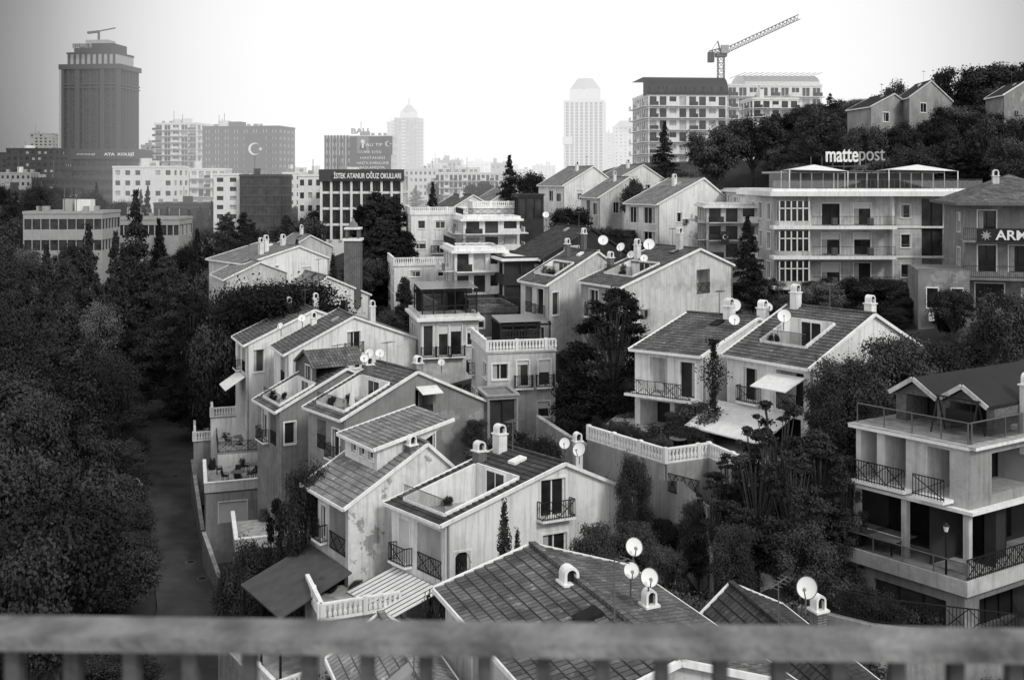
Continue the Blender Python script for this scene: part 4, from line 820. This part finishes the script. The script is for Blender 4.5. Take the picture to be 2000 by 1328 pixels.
table(TD,5.0,-2.6,.5);chair(TD,4.2,-2.6,0);chair(TD,5.8,-2.5,3.1); table(TD,7.2,-1.0,.55)
SHP=empty('potted_plants')
for i in range(12):
    t=i/11; x=bp[0].x+.6+(bp[1].x-bp[0].x)*t; y=bp[0].y+.6+(bp[1].y-bp[0].y)*t+.4; inst('shrub',x,y,random.uniform(.7,1.5),random.uniform(.6,1.2),SHP,zD)
for (x,y,z) in POTS: inst(random.choice(['shrub','shrub_l']),x,y,random.uniform(.5,1.3),random.uniform(.5,1.0),SHP,z)
balu('corrugated_fence',[W(1262,978,57),W(1330,985,51),W(1385,1040,46)],kind='c',h=1.2)
balu('iron_railing',[W(1305,960,52.5),W(1365,978,49)],kind='r',h=1.0)
balu('garden_wall',[W(1390,1110,45),W(1510,1085,48),W(1620,1090,49)],kind='w',h=.9)
balu('iron_railing',[W(1560,1180,41),W(1700,1215,39),W(1990,1250,38)],kind='r',h=1.0); balu('retaining_wall',[W(1560,1182,41),W(1700,1217,39),W(1990,1252,38)],kind='p')
balu('garden_wall',[W(1050,830,68),W(1110,870,64),W(1180,905,60)],kind='w',h=.6)
balu('garden_wall',[W(398,1020,80),W(428,1105,74.5),W(458,1195,69)],kind='w',h=-.8)
balu('garden_wall',[W(376,880,96),W(396,1015,84)],kind='w',h=-.9)
def btower():
    d=106; O=W(690,470,d); mb=MB(); w=.85
    mb.box(-w,w,-w,w,-7,0,'brick'); mb.box(-w-.12,w+.12,-w-.12,w+.12,0,.25,'trim_white')
    for x in (-.6,.6):
        for y in (-.6,.6): mb.box(x-.12,x+.12,y-.12,y+.12,.25,1.2,'brick')
    mb.box(-w,w,-w,w,1.2,1.4,'trim_white'); mb.cyl((0,0,1.4),(0,0,1.9),.55,.4,'concrete',10); mb.cyl((0,0,1.9),(0,0,2.4),.3,.02,'concrete',10)
    mb.build('brick_chimney_tower',None,O)
btower()
# ------------------------------------------------------------ satellite dishes
def dish(u,v,d,r=.42,az=-25,pole=.9):
    p=W(u,v,d); mb=MB(); n=22; R=5; fo=lambda q:.16*r*q*q*1.3
    for i in range(R):
        for k in range(n):
            a0=6.2832*k/n;a1=6.2832*(k+1)/n;q0=i/R;q1=(i+1)/R
            pt=lambda q,a:(r*q*math.cos(a),-fo(q),r*1.06*q*math.sin(a))
            mb.q([pt(q0,a0),pt(q0,a1),pt(q1,a1),pt(q1,a0)],'dish_white')
    for k in range(n):
        a0=6.2832*k/n;a1=6.2832*(k+1)/n; mb.beam((r*math.cos(a0),-fo(1),r*1.06*math.sin(a0)),(r*math.cos(a1),-fo(1),r*1.06*math.sin(a1)),.02,.02,'steel_dull')
    mb.cyl((0,.02,0),(0,.14,-.02),.1,.08,'steel_dull'); mb.beam((0,-.06,-r),(0,-r*1.1,-r*.35),.03,.03,'steel_dull'); mb.cyl((0,-r*1.15,-r*.38),(0,-r*.9,-r*.25),.05,.06,'metal_grey')
    E=empty('satellite_dish',p); o=mb.build('reflector',E); o.rotation_euler=(math.radians(-28),0,math.radians(az))
    m2=MB(); m2.beam((0,.14,0),(0,.2,-pole),.05,.05,'steel_dull'); m2.build('mast',E)
for a in ((1238,1068,31.5,.27),(1233,1114,31,.24),(1268,1128,30.5,.27),(1577,1148,31,.32),(722,690,80,.4),(742,690,80,.38),(590,622,88,.35),(548,637,87,.3),(1435,597,66,.42),(1434,625,64,.36),(1532,618,62,.42),(1103,866,60,.33),(1132,878,58,.4),(1268,478,86,.5),(1258,505,84,.33),(1213,483,90,.4),(1233,498,88,.35),(862,708,82,.3),(1066,420,122,.4),(650,588,98,.35),(1178,470,98,.5),(712,700,67,.3),(1500,600,66,.3)):
    dish(*a,az=random.uniform(-35,10))
def lone_chimney(u,v,d,h,m,w=.3):
    O=W(u,v,d); E=empty('chimney',O); mb=MB((.9,.4),(-.4,.9)); chimney(mb,0,0,-h+1.2,h-1.2,m,w); mb.build('stack',E)
lone_chimney(1268,1182,30.8,2.6,'brick',.2); lone_chimney(1598,1192,31.8,4.5,'brick',.2); lone_chimney(1128,862,60,3,WP,.24)
# ------------------------------------------------------------ street lamps
LAMPS=[]
def lamp(u,v,d):
    p=W(u,v,d); g=gzr(p.x,p.y); h=p.z-g; mb=MB(); mb.cyl((0,0,0),(0,0,h-.5),.06,.045,'metal_grey'); mb.cyl((0,0,0),(0,0,.7),.1,.08,'metal_grey')
    pr=Vector((0,0,h-.5))
    for i in range(1,9):
        a=math.pi*i/8; q=Vector((.35-.35*math.cos(a),0,h-.5+.4*math.sin(a))); mb.cyl(pr,q,.04,.04,'metal_grey',6); pr=q
    c=Vector((.7,0,h-.72)); 
    for i in range(6):
        a0=math.pi*i/6;a1=math.pi*(i+1)/6; mb.cyl(c+Vector((0,0,.24*math.cos(a0))),c+Vector((0,0,.24*math.cos(a1))),.24*math.sin(a0)+.001,.24*math.sin(a1)+.001,'dish_white',12)
    mb.build('street_lamp',None,(p.x,p.y,g))
    LAMPS.append((p.x,p.y))
lamp(253,795,117); lamp(258,932,89.5); lamp(270,690,143)
# ------------------------------------------------------------ background city
FW,FG,FD='far_white','far_grey','far_dark'
def tower_main():
    def ex(mb,w,dep,h):
        mb.box(-1.2,w+1.2,-1.2,dep+1.2,-1,1.2,FD); mb.box(w*.06,w*.94,dep*.06,dep*.94,1.2,6,FG); mb.box(w*.05,w*.95,dep*.05,dep*.95,6,6.8,FD)
        for i in range(9): x=w*.1+w*.8*i/8; mb.box(x-.4,x+.4,dep*.05-.2,dep*.06,1.2,6,FD)
        mb.box(w*.15,w*.85,dep*.15,dep*.85,6.8,11,FD); mb.box(w*.3,w*.7,dep*.3,dep*.7,11,13,FG)
        for zz in (-8,-9.5): mb.box(-.7,w+.7,-.7,dep+.7,zz,zz+.6,FD)
        for x in (0,w*.28,w*.72,w): mb.box(x-1,x+1,-.9,-.02,-h,0,FD)
        mb.box(-.9,-.02,-1,1,-h,0,FG)
        mb.beam((w*.5,dep*.4,13),(w*.5,dep*.4,17),.8,.8,'steel_dull'); mb.beam((w*.35,dep*.4,16.5),(w*.8,dep*.4,18.5),.4,.5,'steel_dull'); mb.beam((w*.3,dep*.4,16.5),(w*.5,dep*.4,17),1,1,'steel_dull')
    E,e1,e2,O,w,h=block('office_tower',122,232,132,345,450,24,8,'tower',FD,th=-6,dep=18,nd=6,par=.2,rk=0,extra=ex)
    text(E,'BELLAVISTA',W(142,95,447),9,2.2,'metal_grey',rz=-6,ext=.3)
tower_main()
def kol(mb,w,dep,h): mb.box(-.5,w+.5,-.5,dep,-.2,3.2,FD)
E,_,_,O,w,h=block('school_building',142,268,310,385,330,4,12,'band',FD,th=3,dep=15,par=.3,rk=0,extra=kol)
text(E,'ATA  KOLEJİ',W(203,306,327.5),58*328/F,1.5,'trim_white',rz=3,off=.03,ext=.05)
text(E,'ATA KOLEJİ',W(150,304,327.3),35*328/F,.8,'trim_white',rz=3,ext=.05)
block('apartment_block',12,118,292,340,380,4,9,'punch',FD,th=4); block('apartment_block',58,102,262,310,600,8,5,'punch',FG); block('apartment_block',0,60,340,392,300,4,6,'punch',FG); block('apartment_block',62,140,350,392,290,3,8,'band',FD)
block('apartment_block',-40,14,300,350,420,5,5,'punch',FD); block('apartment_block',275,302,285,340,500,6,3,'punch',FG); block('apartment_block',0,50,375,410,250,3,5,'punch',FD); block('apartment_block',55,130,385,412,245,2,6,'punch',FG)
block('apartment_block',220,338,328,388,270,3,6,'punch',FW,th=-6,dep=10,rk=2); block('apartment_block',345,440,332,385,290,3,7,'balc',FW,th=5,dep=10)
block('apartment_block',302,385,243,340,360,8,5,'balc',FW,th=-8,dep=14,rk=2)
E,_,_,O,w,h=block('office_building',396,545,250,345,330,7,8,'band',FD,th=-9,dep=14,rk=3,k='')
flag('national_flag_banner',477,262,6.6,11.5,321)
block('glass_office_building',468,548,345,438,232,5,5,'glass',FD,th=-4,dep=9,rk=1); block('glass_office_building',417,468,343,432,234,5,2,'punch',FW,th=-2,dep=9,rk=0)
block('school_building',582,645,345,470,222,5,4,'punch',FW,th=6,dep=12,rk=1)
block('apartment_block',548,590,340,420,260,5,3,'punch',FW,th=2,dep=9,rk=1)
def ist(mb,w,dep,h):
    mb.box(-.4,w+.5,-.8,-.02,-1.0,1.5,FD)
    for i in range(9): x=w*i/8; mb.box(x-.22,x+.22,-.5,-.02,-h,-1.0,FW)
E,_,_,O,w,h=block('school_building',628,785,345,470,210,4,8,'glass',FW,th=0,dep=12,rk=2,extra=ist)
text(E,'İSTEK ATANUR OĞUZ OKULLARI',W(652,349,208.6),131*209/F,1.5,'trim_white',rz=0,off=.025,ext=.04)
def bau(mb,w,dep,h):
    for i in range(8): x=w*.38*i/8; mb.box(x,x+w*.022,-.4,-.02,-h,.5,FD)
    mb.box(w*.38,w*.99,-.6,-.02,-h*.98,.2,'banner_dark')
E,_,_,O,w,h=block('university_building',634,765,268,345,300,5,10,'punch',FW,th=0,dep=14,rk=1,extra=bau)
text(E,'BAU',W(686,262,302),34*302/F,11*302/F,'far_grey',off=.03,ext=.2)
y=299.2
for (s,v,wd,ht) in (('BAU TIP',286,38,6),('VE DİŞ',300,34,6),('HASTANESİ',311,48,6),('HASTA KABULÜNE',321,62,6),('BAŞLAMIŞTIR.',331,50,6)):
    text(E,s,W(725-wd/2+3,v,y),wd*y/F,ht*y/F,'trim_white',ext=.02)
mb=MB()
mb.box(0,3.6,0,.1,0,5.2,'banner_grey'); mb.cyl((1.8,-.02,3.6),(1.8,-.08,3.6),.62,.62,'far_white',16); mb.hexa([(.7,-.05,1.0),(2.9,-.05,1.0),(2.9,0,1.0),(.7,0,1.0),(1.1,-.05,2.8),(2.5,-.05,2.8),(2.5,0,2.8),(1.1,0,2.8)],'dark_panel'); mb.hexa([(1.55,-.08,1.6),(2.05,-.08,1.6),(2.05,-.05,1.6),(1.55,-.05,1.6),(1.45,-.08,2.9),(2.15,-.08,2.9),(2.15,-.05,2.9),(1.45,-.05,2.9)],'far_white')
mb.build('portrait_banner',E,W(697,300,y)-O)
flag('national_flag_banner',749,266,2.7,5.6,299)
def cup(mb,w,dep,h):
    mb.box(w*.2,w*.8,dep*.2,dep*.8,0,4,FW); mb.cyl((w/2,dep/2,4),(w/2,dep/2,8),w*.35,w*.1,FG,8); mb.beam((w/2,dep/2,8),(w/2,dep/2,12),.4,.4,FG)
block('apartment_tower',770,815,232,345,560,17,6,'balc',FG,th=-10,dep=13,rk=0,extra=cup); block('apartment_tower',756,775,240,345,620,16,3,'punch',FG)
block('apartment_block',790,880,332,385,330,4,10,'punch',FW,th=4); block('apartment_block',850,975,340,395,290,4,14,'balc',FW,th=-3,dep=12,rk=3)
block('apartment_block',865,905,315,345,600,6,5,'punch',FW); block('apartment_block',905,945,322,345,700,6,5,'punch',FW); block('apartment_block',960,1010,348,385,420,4,6,'punch',FW)
rr=random.Random(11)
for i in range(30):
    u=rr.uniform(-30,1250); w_=rr.uniform(25,60); vt=rr.uniform(310,346); d_=rr.uniform(430,760)
    if 90<u<280: continue
    block('apartment_block',u,u+w_,vt,368,d_,rr.choice([4,5,6]),rr.choice([4,5,6]),'punch',rr.choice([FW,FG,FG]),th=rr.uniform(-8,8),rk=1)
def crown(mb,w,dep,h):
    mb.box(w*.12,w*.88,dep*.1,dep*.9,0,7,FW); mb.cyl((w/2,dep/2,7),(w/2,dep/2,13),w*.42,w*.2,FG,8); mb.box(-1,w*.2,-1,dep,-22,-18,FW)
block('hotel_tower',1103,1178,200,360,520,26,8,'tower',FW,th=-8,dep=20,par=1,rk=0,extra=crown)
block('apartment_block',1178,1200,262,330,640,12,3,'punch',FG); block('apartment_block',1200,1260,248,330,560,12,7,'punch',FW,extra=lambda mb,w,dep,h: mb.cyl((w/2,dep/2,0),(w/2,dep/2,3.5),w*.5,w*.3,FG,12))
block('apartment_block',1040,1085,325,350,600,6,6,'punch',FW); block('apartment_block',1000,1040,332,352,520,5,6,'punch',FW)
def cons(mb,w,dep,h):
    n=8
    for i in range(n):
        a0=math.pi/2*i/n;a1=math.pi/2*(i+1)/n
        p=lambda a:(-.3+dep*.5*(1-math.cos(a))*.5,4.6*math.sin(a))
        (ya,za),(yb,zb)=p(a0),p(a1); mb.q([(-.3,ya,za),(w+.3,ya,za),(w+.3,yb,zb),(-.3,yb,zb)],'dark_panel')
        for x in (-.3,w+.3): mb.q([(x,ya,0),(x,yb,0),(x,yb,zb),(x,ya,za)],FD)
    mb.q([(-.3,dep*.25,4.6),(w+.3,dep*.25,4.6),(w+.3,dep,4.6),(-.3,dep,4.6)],'dark_panel')
    for x in np.linspace(1,w-1,9): mb.box(x-.6,x+.6,-.25,.3,.5,2.0,'glass_far')
block('hillside_apartment_block',1266,1420,185,325,240,6,8,'balc',FW,th=5,dep=18,rk=0,extra=cons)
def cons2(mb,w,dep,h):
    n=8;x0=w*.2
    for i in range(n):
        a0=math.pi*i/n;a1=math.pi*(i+1)/n
        p=lambda a:(dep*.5-dep*.45*math.cos(a),3.4*math.sin(a))
        (ya,za),(yb,zb)=p(a0),p(a1); mb.q([(x0,ya,za),(w,ya,za),(w,yb,zb),(x0,yb,zb)],'metal_grey')
        for x in (x0,w): mb.q([(x,ya,0),(x,yb,0),(x,yb,zb),(x,ya,za)],FW)
    for i in range(14): x=x0+(w-x0)*i/13; mb.box(x-.08,x+.08,0,dep,3.42,3.5,FG)
block('hillside_apartment_block',1420,1605,168,300,255,6,9,'balc',FW,th=3,dep=16,rk=0,extra=cons2)
block('hillside_apartment_block',1470,1560,195,230,228,2,5,'balc',FW,th=3,dep=10,rk=1)
def crane():
    d=250; mb=MB(); O=W(1408,150,d); S=d/F
    def lattice(p,q,w,n,m='steel_dull'):
        p=Vector(p);q=Vector(q);dd=(q-p).normalized(); side=Vector((0,1,0)); up=side.cross(dd).normalized()
        cs=[up*w/2+side*w/2,up*w/2-side*w/2,-up*w/2-side*w/2,-up*w/2+side*w/2]
        for c in cs: mb.beam(p+c,q+c,.17,.17,m)
        for i in range(n):
            a=p+(q-p)*i/n;b=p+(q-p)*(i+1)/n
            for k in range(4): mb.beam(a+cs[k],b+cs[(k+1)%4],.1,.1,m); mb.beam(a+cs[k],a+cs[(k+1)%4],.1,.1,m)
    top=38*S
    lattice((0,0,-8),(0,0,top),1.5,9); mb.box(-1.3,1.3,-1.3,1.3,top,top+1,'steel_dull'); mb.box(-.2,1.6,-1.8,-.6,top+.8,top+2.8,'metal_grey')
    lattice((.8,0,top+1.4),((1560-1408)*S,0,(150-34)*S),1.2,20)
    lattice((-.5,0,top+1.5),(-22*S,0,top+.9),1.2,3); mb.box(-25*S,-14*S,-.9,.9,top-1.3,top+1.2,FD)
    mb.beam((0,0,top+1),(-.8,0,top+4),.3,.3,'steel_dull'); mb.beam((-.8,0,top+4),(-20*S,0,top+1.4),.1,.1,'steel_dull')
    mb.build('tower_crane',None,O)
crane()
villa('hillside_house',1700,208,136,1655,143,1790,143,.5,2.0,down=3,wm='mid_plaster',rm='roof_tile_dark',gh=[(3,4.5,-2,-.7,'w')],verge='light_plaster')
villa('hillside_house',1775,190,138,1745,145,1860,145,.5,2.6,down=3,wm='mid_plaster',rm='roof_tile_dark',gh=[(3,4.5,-2,-.7,'w')],verge='light_plaster')
villa('hillside_house',1960,185,131,1925,137,2040,137,.5,2.0,down=3,wm='grey_plaster',rm='roof_tile_dark')
block('low_glass_building',45,200,418,500,190,2,9,'band',FG,th=3,dep=10,rk=2); block('low_building',205,350,430,470,215,1,6,'band',FG,th=2,dep=10,rk=1); block('low_building',300,420,400,430,250,1,6,'band',FD,dep=10)
# ------------------------------------------------------------ trees
def inside(x,y,m=.6):
    for (ox,oy,e1,e2,w,dp) in FOOT:
        dx,dy=x-ox,y-oy; det=e1[0]*e2[1]-e1[1]*e2[0]
        a=(dx*e2[1]-dy*e2[0])/det; b=(e1[0]*dy-e1[1]*dx)/det
        if -m<a<w+m and -m<b<dp+m: return True
    return False
WL=empty('woodland'); rnd=random.Random(3)
pts=[]
def scatter(parent,n,xr,yr,kinds,h,wr,sep,cond=None):
    k=0;t=0
    while k<n and t<n*25:
        t+=1; y=rnd.uniform(*yr); x=rnd.uniform(*xr)
        if cond and not cond(x,y): continue
        if inside(x,y,wr[0]*.35): continue
        if any((x-a)**2+(y-b)**2<sep*sep for a,b in pts[-400:]): continue
        if any((x-a)**2+(y-b)**2<9 for a,b in LAMPS): continue
        pts.append((x,y)); hh=rnd.uniform(*h); kk=rnd.choice(kinds); inst(kk,x,y,hh,rnd.uniform(*wr)*(1 if kk!='spruce' else .75),parent); k+=1
big=['broad_a','broad_b','broad_c','cedar','umbrella','cedar_dense','spruce']
scatter(WL,190,(-75,-17),(44,135),big,(7,15),(5,9.5),3.8,lambda x,y:x<road_x(y)-7.4 and x>-.56*y-6)
scatter(WL,70,(-60,-15),(44,135),['broad_a','broad_b','fine_a'],(3,6.5),(4,6),2.2,lambda x,y:road_x(y)-7.4<x<road_x(y)-5.2)
scatter(WL,190,(-130,-22),(128,250),big+['spruce','spruce'],(8,16),(6,10),4.6,lambda x,y:x>-.56*y-6 and (x<-16-.12*y) and not(y<150 and abs(x-road_x(y))<5.5))
scatter(WL,35,(-45,-26),(104,132),big,(6,10),(5,8),3.4,lambda x,y:x>road_x(y)+5.5)
scatter(WL,110,(-200,10),(240,420),big+['spruce'],(7,11),(7,10),6)
HL=empty('hillside_woodland')
scatter(HL,300,(34,120),(118,215),['broad_a','broad_b','broad_c','broad_a','cedar'],(4.5,8.5),(5,8.5),3.6,lambda x,y:x<.56*y+12 and x>.18*y+14)
scatter(HL,60,(44,80),(88,125),['broad_a','broad_b','broad_c'],(5,9),(5,8),4.0,lambda x,y:x>.56*y-9)
SH=empty('garden_shrubbery')
scatter(SH,440,(-24,45),(36,140),['shrub','shrub','shrub_l','fine_a'],(1.2,3.2),(1.8,3.6),1.2,lambda x,y:x>road_x(y)+5.2 and abs(x)<.56*y)
for a in (('spruce',265,375,150,150),('spruce',172,440,128,150),('spruce',385,452,138,110),('cedar_dense',440,415,165,110),('spruce',90,480,120,130),('cedar_dense',330,490,130,170),('spruce',225,455,140,120),('spruce',310,430,160,110),('cedar_dense',375,560,118,120),('spruce',30,510,110,120),
 ('umbrella',560,552,97.5,240),('umbrella',470,560,99,160),('broad_a',430,600,98,130),('broad_b',425,650,97,110),('umbrella',520,575,98,150),
 ('cypress',735,380,130,95),('cypress',768,388,128,85),('cypress',708,405,132,80),('cypress',795,455,118,65),('cypress',750,430,122,90),('broad_a',720,500,118,90),
 ('spruce',845,358,150,75),('spruce',995,305,170,85),('broad_a',1035,330,175,70),('spruce',1298,238,190,75),('spruce',1460,422,94,120),('cedar_dense',1198,552,70,240),
 ('small_con',985,985,47,85),('small_con',1010,1040,46,60),('fine_a',1160,1005,46,110),('fine_a',1235,1010,47,130),('fine_a',1300,1060,45,100),
 ('pine_open',1520,770,49,230),('pine_open',1425,880,48,180),('fine_b',1600,830,48,200),('pine_open',1480,820,46,200),('pine_open',1550,870,45,210),('fine_a',1365,960,47,80),('fine_a',1560,1000,44,140),('fine_a',1440,1010,44,120),('fine_b',1650,880,47,120),('pine_open',1390,930,46,120),
 ('fine_a',1650,680,55,170),('fine_a',1740,635,56,190),('fine_a',1835,650,57,180),('fine_a',1700,740,54,170),('fine_a',1910,690,56,180),('fine_a',1610,730,54,130),('fine_a',1980,690,56,150),('broad_c',1600,545,90,110),('broad_a',1690,540,92,130),('broad_b',1760,545,90,110),('broad_a',1860,560,78,90),('broad_a',1960,560,70,120),
 ('fine_a',595,880,56,130),('fine_a',500,1030,58,120),('fine_b',540,960,60,100),('fine_a',460,1090,60,100),('shrub',912,1080,44,80),('shrub',845,1120,44,60),('fine_a',1050,845,60,130),('shrub_l',985,835,62,90),('fine_a',1240,870,52,80),('broad_a',1115,400,130,90),('broad_a',1150,440,120,80),('cypress',790,545,100,55),('broad_b',755,600,98,80),('fine_a',720,860,58,70),
 ('cypress',1860,250,120,60),('broad_a',740,395,180,60),('small_con',650,500,112,50),('broad_b',470,500,140,90),('broad_a',520,455,160,90),('broad_a',610,465,150,90),('broad_b',1240,345,140,60),('broad_a',1330,330,150,80),
 ('broad_b',1750,155,156,90),('broad_a',1880,125,156,130),('broad_a',1960,118,156,140),('cedar',2000,125,150,100),('broad_b',1600,205,160,110),('broad_b',1400,240,170,120),('broad_a',1470,222,175,130),('broad_a',1690,240,128,90),('broad_b',1760,235,129,90),('broad_a',1830,230,129,90),('broad_b',1930,222,124,100),('broad_a',1990,222,122,100)):
    tree(*a)
rng=np.random.default_rng(5); p=W(1393,755,60.5); n=2600; C=np.stack([rng.normal(0,.38,n),rng.uniform(-.3,.15,n),rng.uniform(-2.6,2.9,n)],1); C[:,0]*=(.7+.5*np.sin(C[:,2]*2.1)); 
me=plant_mesh('ivy',[((0,0.1,-3),(0,.1,2),.04,.02)],C,rng.normal(size=(n,3))+np.array([0,-1,.4]),.13*rng.uniform(.6,1.4,n),rng,'leaves'); o=bpy.data.objects.new('climbing_ivy',me); o.location=p; sc.collection.objects.link(o)
# ------------------------------------------------------------ bridge deck and railing in front of the viewer
def bridge():
    E=empty('bridge_railing',(0,0,CZ)); mb=MB()
    Z=lambda x:-.013*x
    a,b=-4,4
    mb.hexa([(a,1.72,-.826+Z(a)),(b,1.72,-.826+Z(b)),(b,1.80,-.83+Z(b)),(a,1.80,-.83+Z(a)),(a,1.72,-.801+Z(a)),(b,1.72,-.801+Z(b)),(b,1.80,-.799+Z(b)),(a,1.80,-.799+Z(a))],'rail_paint')
    mb.hexa([(a,1.72,-1.75),(b,1.72,-1.75),(b,1.80,-1.75),(a,1.80,-1.75),(a,1.72,-1.70),(b,1.72,-1.70),(b,1.80,-1.70),(a,1.80,-1.70)],'rail_paint')
    x=a
    while x<b: mb.box(x-.0125,x+.0125,1.75,1.775,-1.7,-.83+Z(x),'rail_dark'); x+=.104
    mb.build('rails',E)
    mb=MB(); mb.box(-30,30,-6,1.9,-2.2,-1.85,'concrete'); mb.box(-30,30,1.65,1.9,-1.85,-1.76,'concrete'); mb.box(-30,30,-6,1.65,-1.849,-1.84,'paving')
    for x in (-24,24): mb.box(x-1,x+1,-3,-1,-32,-2.2,'concrete')
    mb.build('bridge_deck',None,(0,0,CZ))
bridge()
# ------------------------------------------------------------ light, sky, camera
sd=Vector((.5,-.55,.62)).normalized()
sun=bpy.data.lights.new('sun','SUN'); sun.energy=1.5; sun.angle=math.radians(10); sun.color=(1,.99,.97); so=bpy.data.objects.new('sun',sun); so.rotation_euler=sd.to_track_quat('Z','Y').to_euler(); sc.collection.objects.link(so); so.location=(0,-20,80)
w=bpy.data.worlds.new('World'); sc.world=w; w.use_nodes=True; t=w.node_tree; N=t.nodes; L=t.links
bg=N['Background']; sk=N.new('ShaderNodeTexSky'); sk.sky_type='NISHITA'; sk.sun_disc=False; sk.sun_elevation=math.asin(sd.z); sk.sun_rotation=math.atan2(sd.x,sd.y); sk.dust_density=5
bw=N.new('ShaderNodeRGBToBW'); L.new(sk.outputs[0],bw.inputs[0])
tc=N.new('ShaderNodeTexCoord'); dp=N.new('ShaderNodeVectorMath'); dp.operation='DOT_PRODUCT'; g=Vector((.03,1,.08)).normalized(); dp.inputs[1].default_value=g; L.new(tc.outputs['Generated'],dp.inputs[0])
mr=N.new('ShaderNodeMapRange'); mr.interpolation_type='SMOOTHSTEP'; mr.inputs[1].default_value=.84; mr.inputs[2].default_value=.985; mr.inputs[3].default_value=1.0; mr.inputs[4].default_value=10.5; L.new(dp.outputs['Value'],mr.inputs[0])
mb_=N.new('ShaderNodeMapRange'); mb_.interpolation_type='SMOOTHSTEP'; mb_.inputs[1].default_value=.2; mb_.inputs[2].default_value=.8; mb_.inputs[3].default_value=9; mb_.inputs[4].default_value=0; L.new(dp.outputs['Value'],mb_.inputs[0])  # sky behind and overhead brightened, added as fill light for the walls
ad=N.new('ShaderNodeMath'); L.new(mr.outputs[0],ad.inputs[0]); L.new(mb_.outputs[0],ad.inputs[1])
ns=N.new('ShaderNodeTexNoise'); ns.inputs['Scale'].default_value=2.2; ns.inputs['Detail'].default_value=5; L.new(tc.outputs['Generated'],ns.inputs['Vector'])
m2=N.new('ShaderNodeMapRange'); m2.inputs[3].default_value=.9; m2.inputs[4].default_value=1.1; L.new(ns.outputs[0],m2.inputs[0])
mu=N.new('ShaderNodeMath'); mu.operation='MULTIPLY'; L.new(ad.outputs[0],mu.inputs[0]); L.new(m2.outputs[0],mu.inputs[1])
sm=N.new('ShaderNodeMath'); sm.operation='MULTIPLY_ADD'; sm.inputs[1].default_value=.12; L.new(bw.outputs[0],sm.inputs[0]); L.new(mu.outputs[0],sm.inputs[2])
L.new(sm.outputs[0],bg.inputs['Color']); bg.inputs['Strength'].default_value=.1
# hazy valley air, absorbing and self-glowing in place of scattered daylight (closed volume, outward normals)
def glow_haze(x0,x1,y0,y1,z1,dens,lum):
    mb=MB(); mb.box(x0,x1,y0,y1,-30,z1,'soil'); hz=mb.build('glow_haze'); m=bpy.data.materials.new('glow_haze'); m.use_nodes=True; t=m.node_tree; t.nodes.clear(); ou=t.nodes.new('ShaderNodeOutputMaterial')
    bm=bmesh.new(); bm.from_mesh(hz.data); bmesh.ops.remove_doubles(bm,verts=bm.verts,dist=.01); bmesh.ops.recalc_face_normals(bm,faces=bm.faces); bm.to_mesh(hz.data); bm.free()
    va=t.nodes.new('ShaderNodeVolumeAbsorption'); va.inputs['Color'].default_value=(0,0,0,1); va.inputs['Density'].default_value=dens
    em=t.nodes.new('ShaderNodeEmission'); em.inputs['Strength'].default_value=dens*lum; em.inputs[0].default_value=(1,1,1,1)
    ad=t.nodes.new('ShaderNodeAddShader'); t.links.new(va.outputs[0],ad.inputs[0]); t.links.new(em.outputs[0],ad.inputs[1]); t.links.new(ad.outputs[0],ou.inputs['Volume']); hz.data.materials.clear(); hz.data.materials.append(m)
glow_haze(-105,140,222,1500,150,.003,1.0)
cam=bpy.data.cameras.new('camera'); co=bpy.data.objects.new('camera',cam); sc.collection.objects.link(co); sc.camera=co
co.location=(0,0,CZ); co.rotation_euler=(math.pi/2,0,0); cam.lens=35; cam.sensor_width=36; cam.shift_y=-(664-HY)/2000; cam.clip_end=6000; cam.clip_start=.1
cam.dof.use_dof=True; cam.dof.focus_distance=70; cam.dof.aperture_fstop=3.2
sc.view_settings.view_transform='Standard'; sc.view_settings.look='None'; sc.view_settings.exposure=0
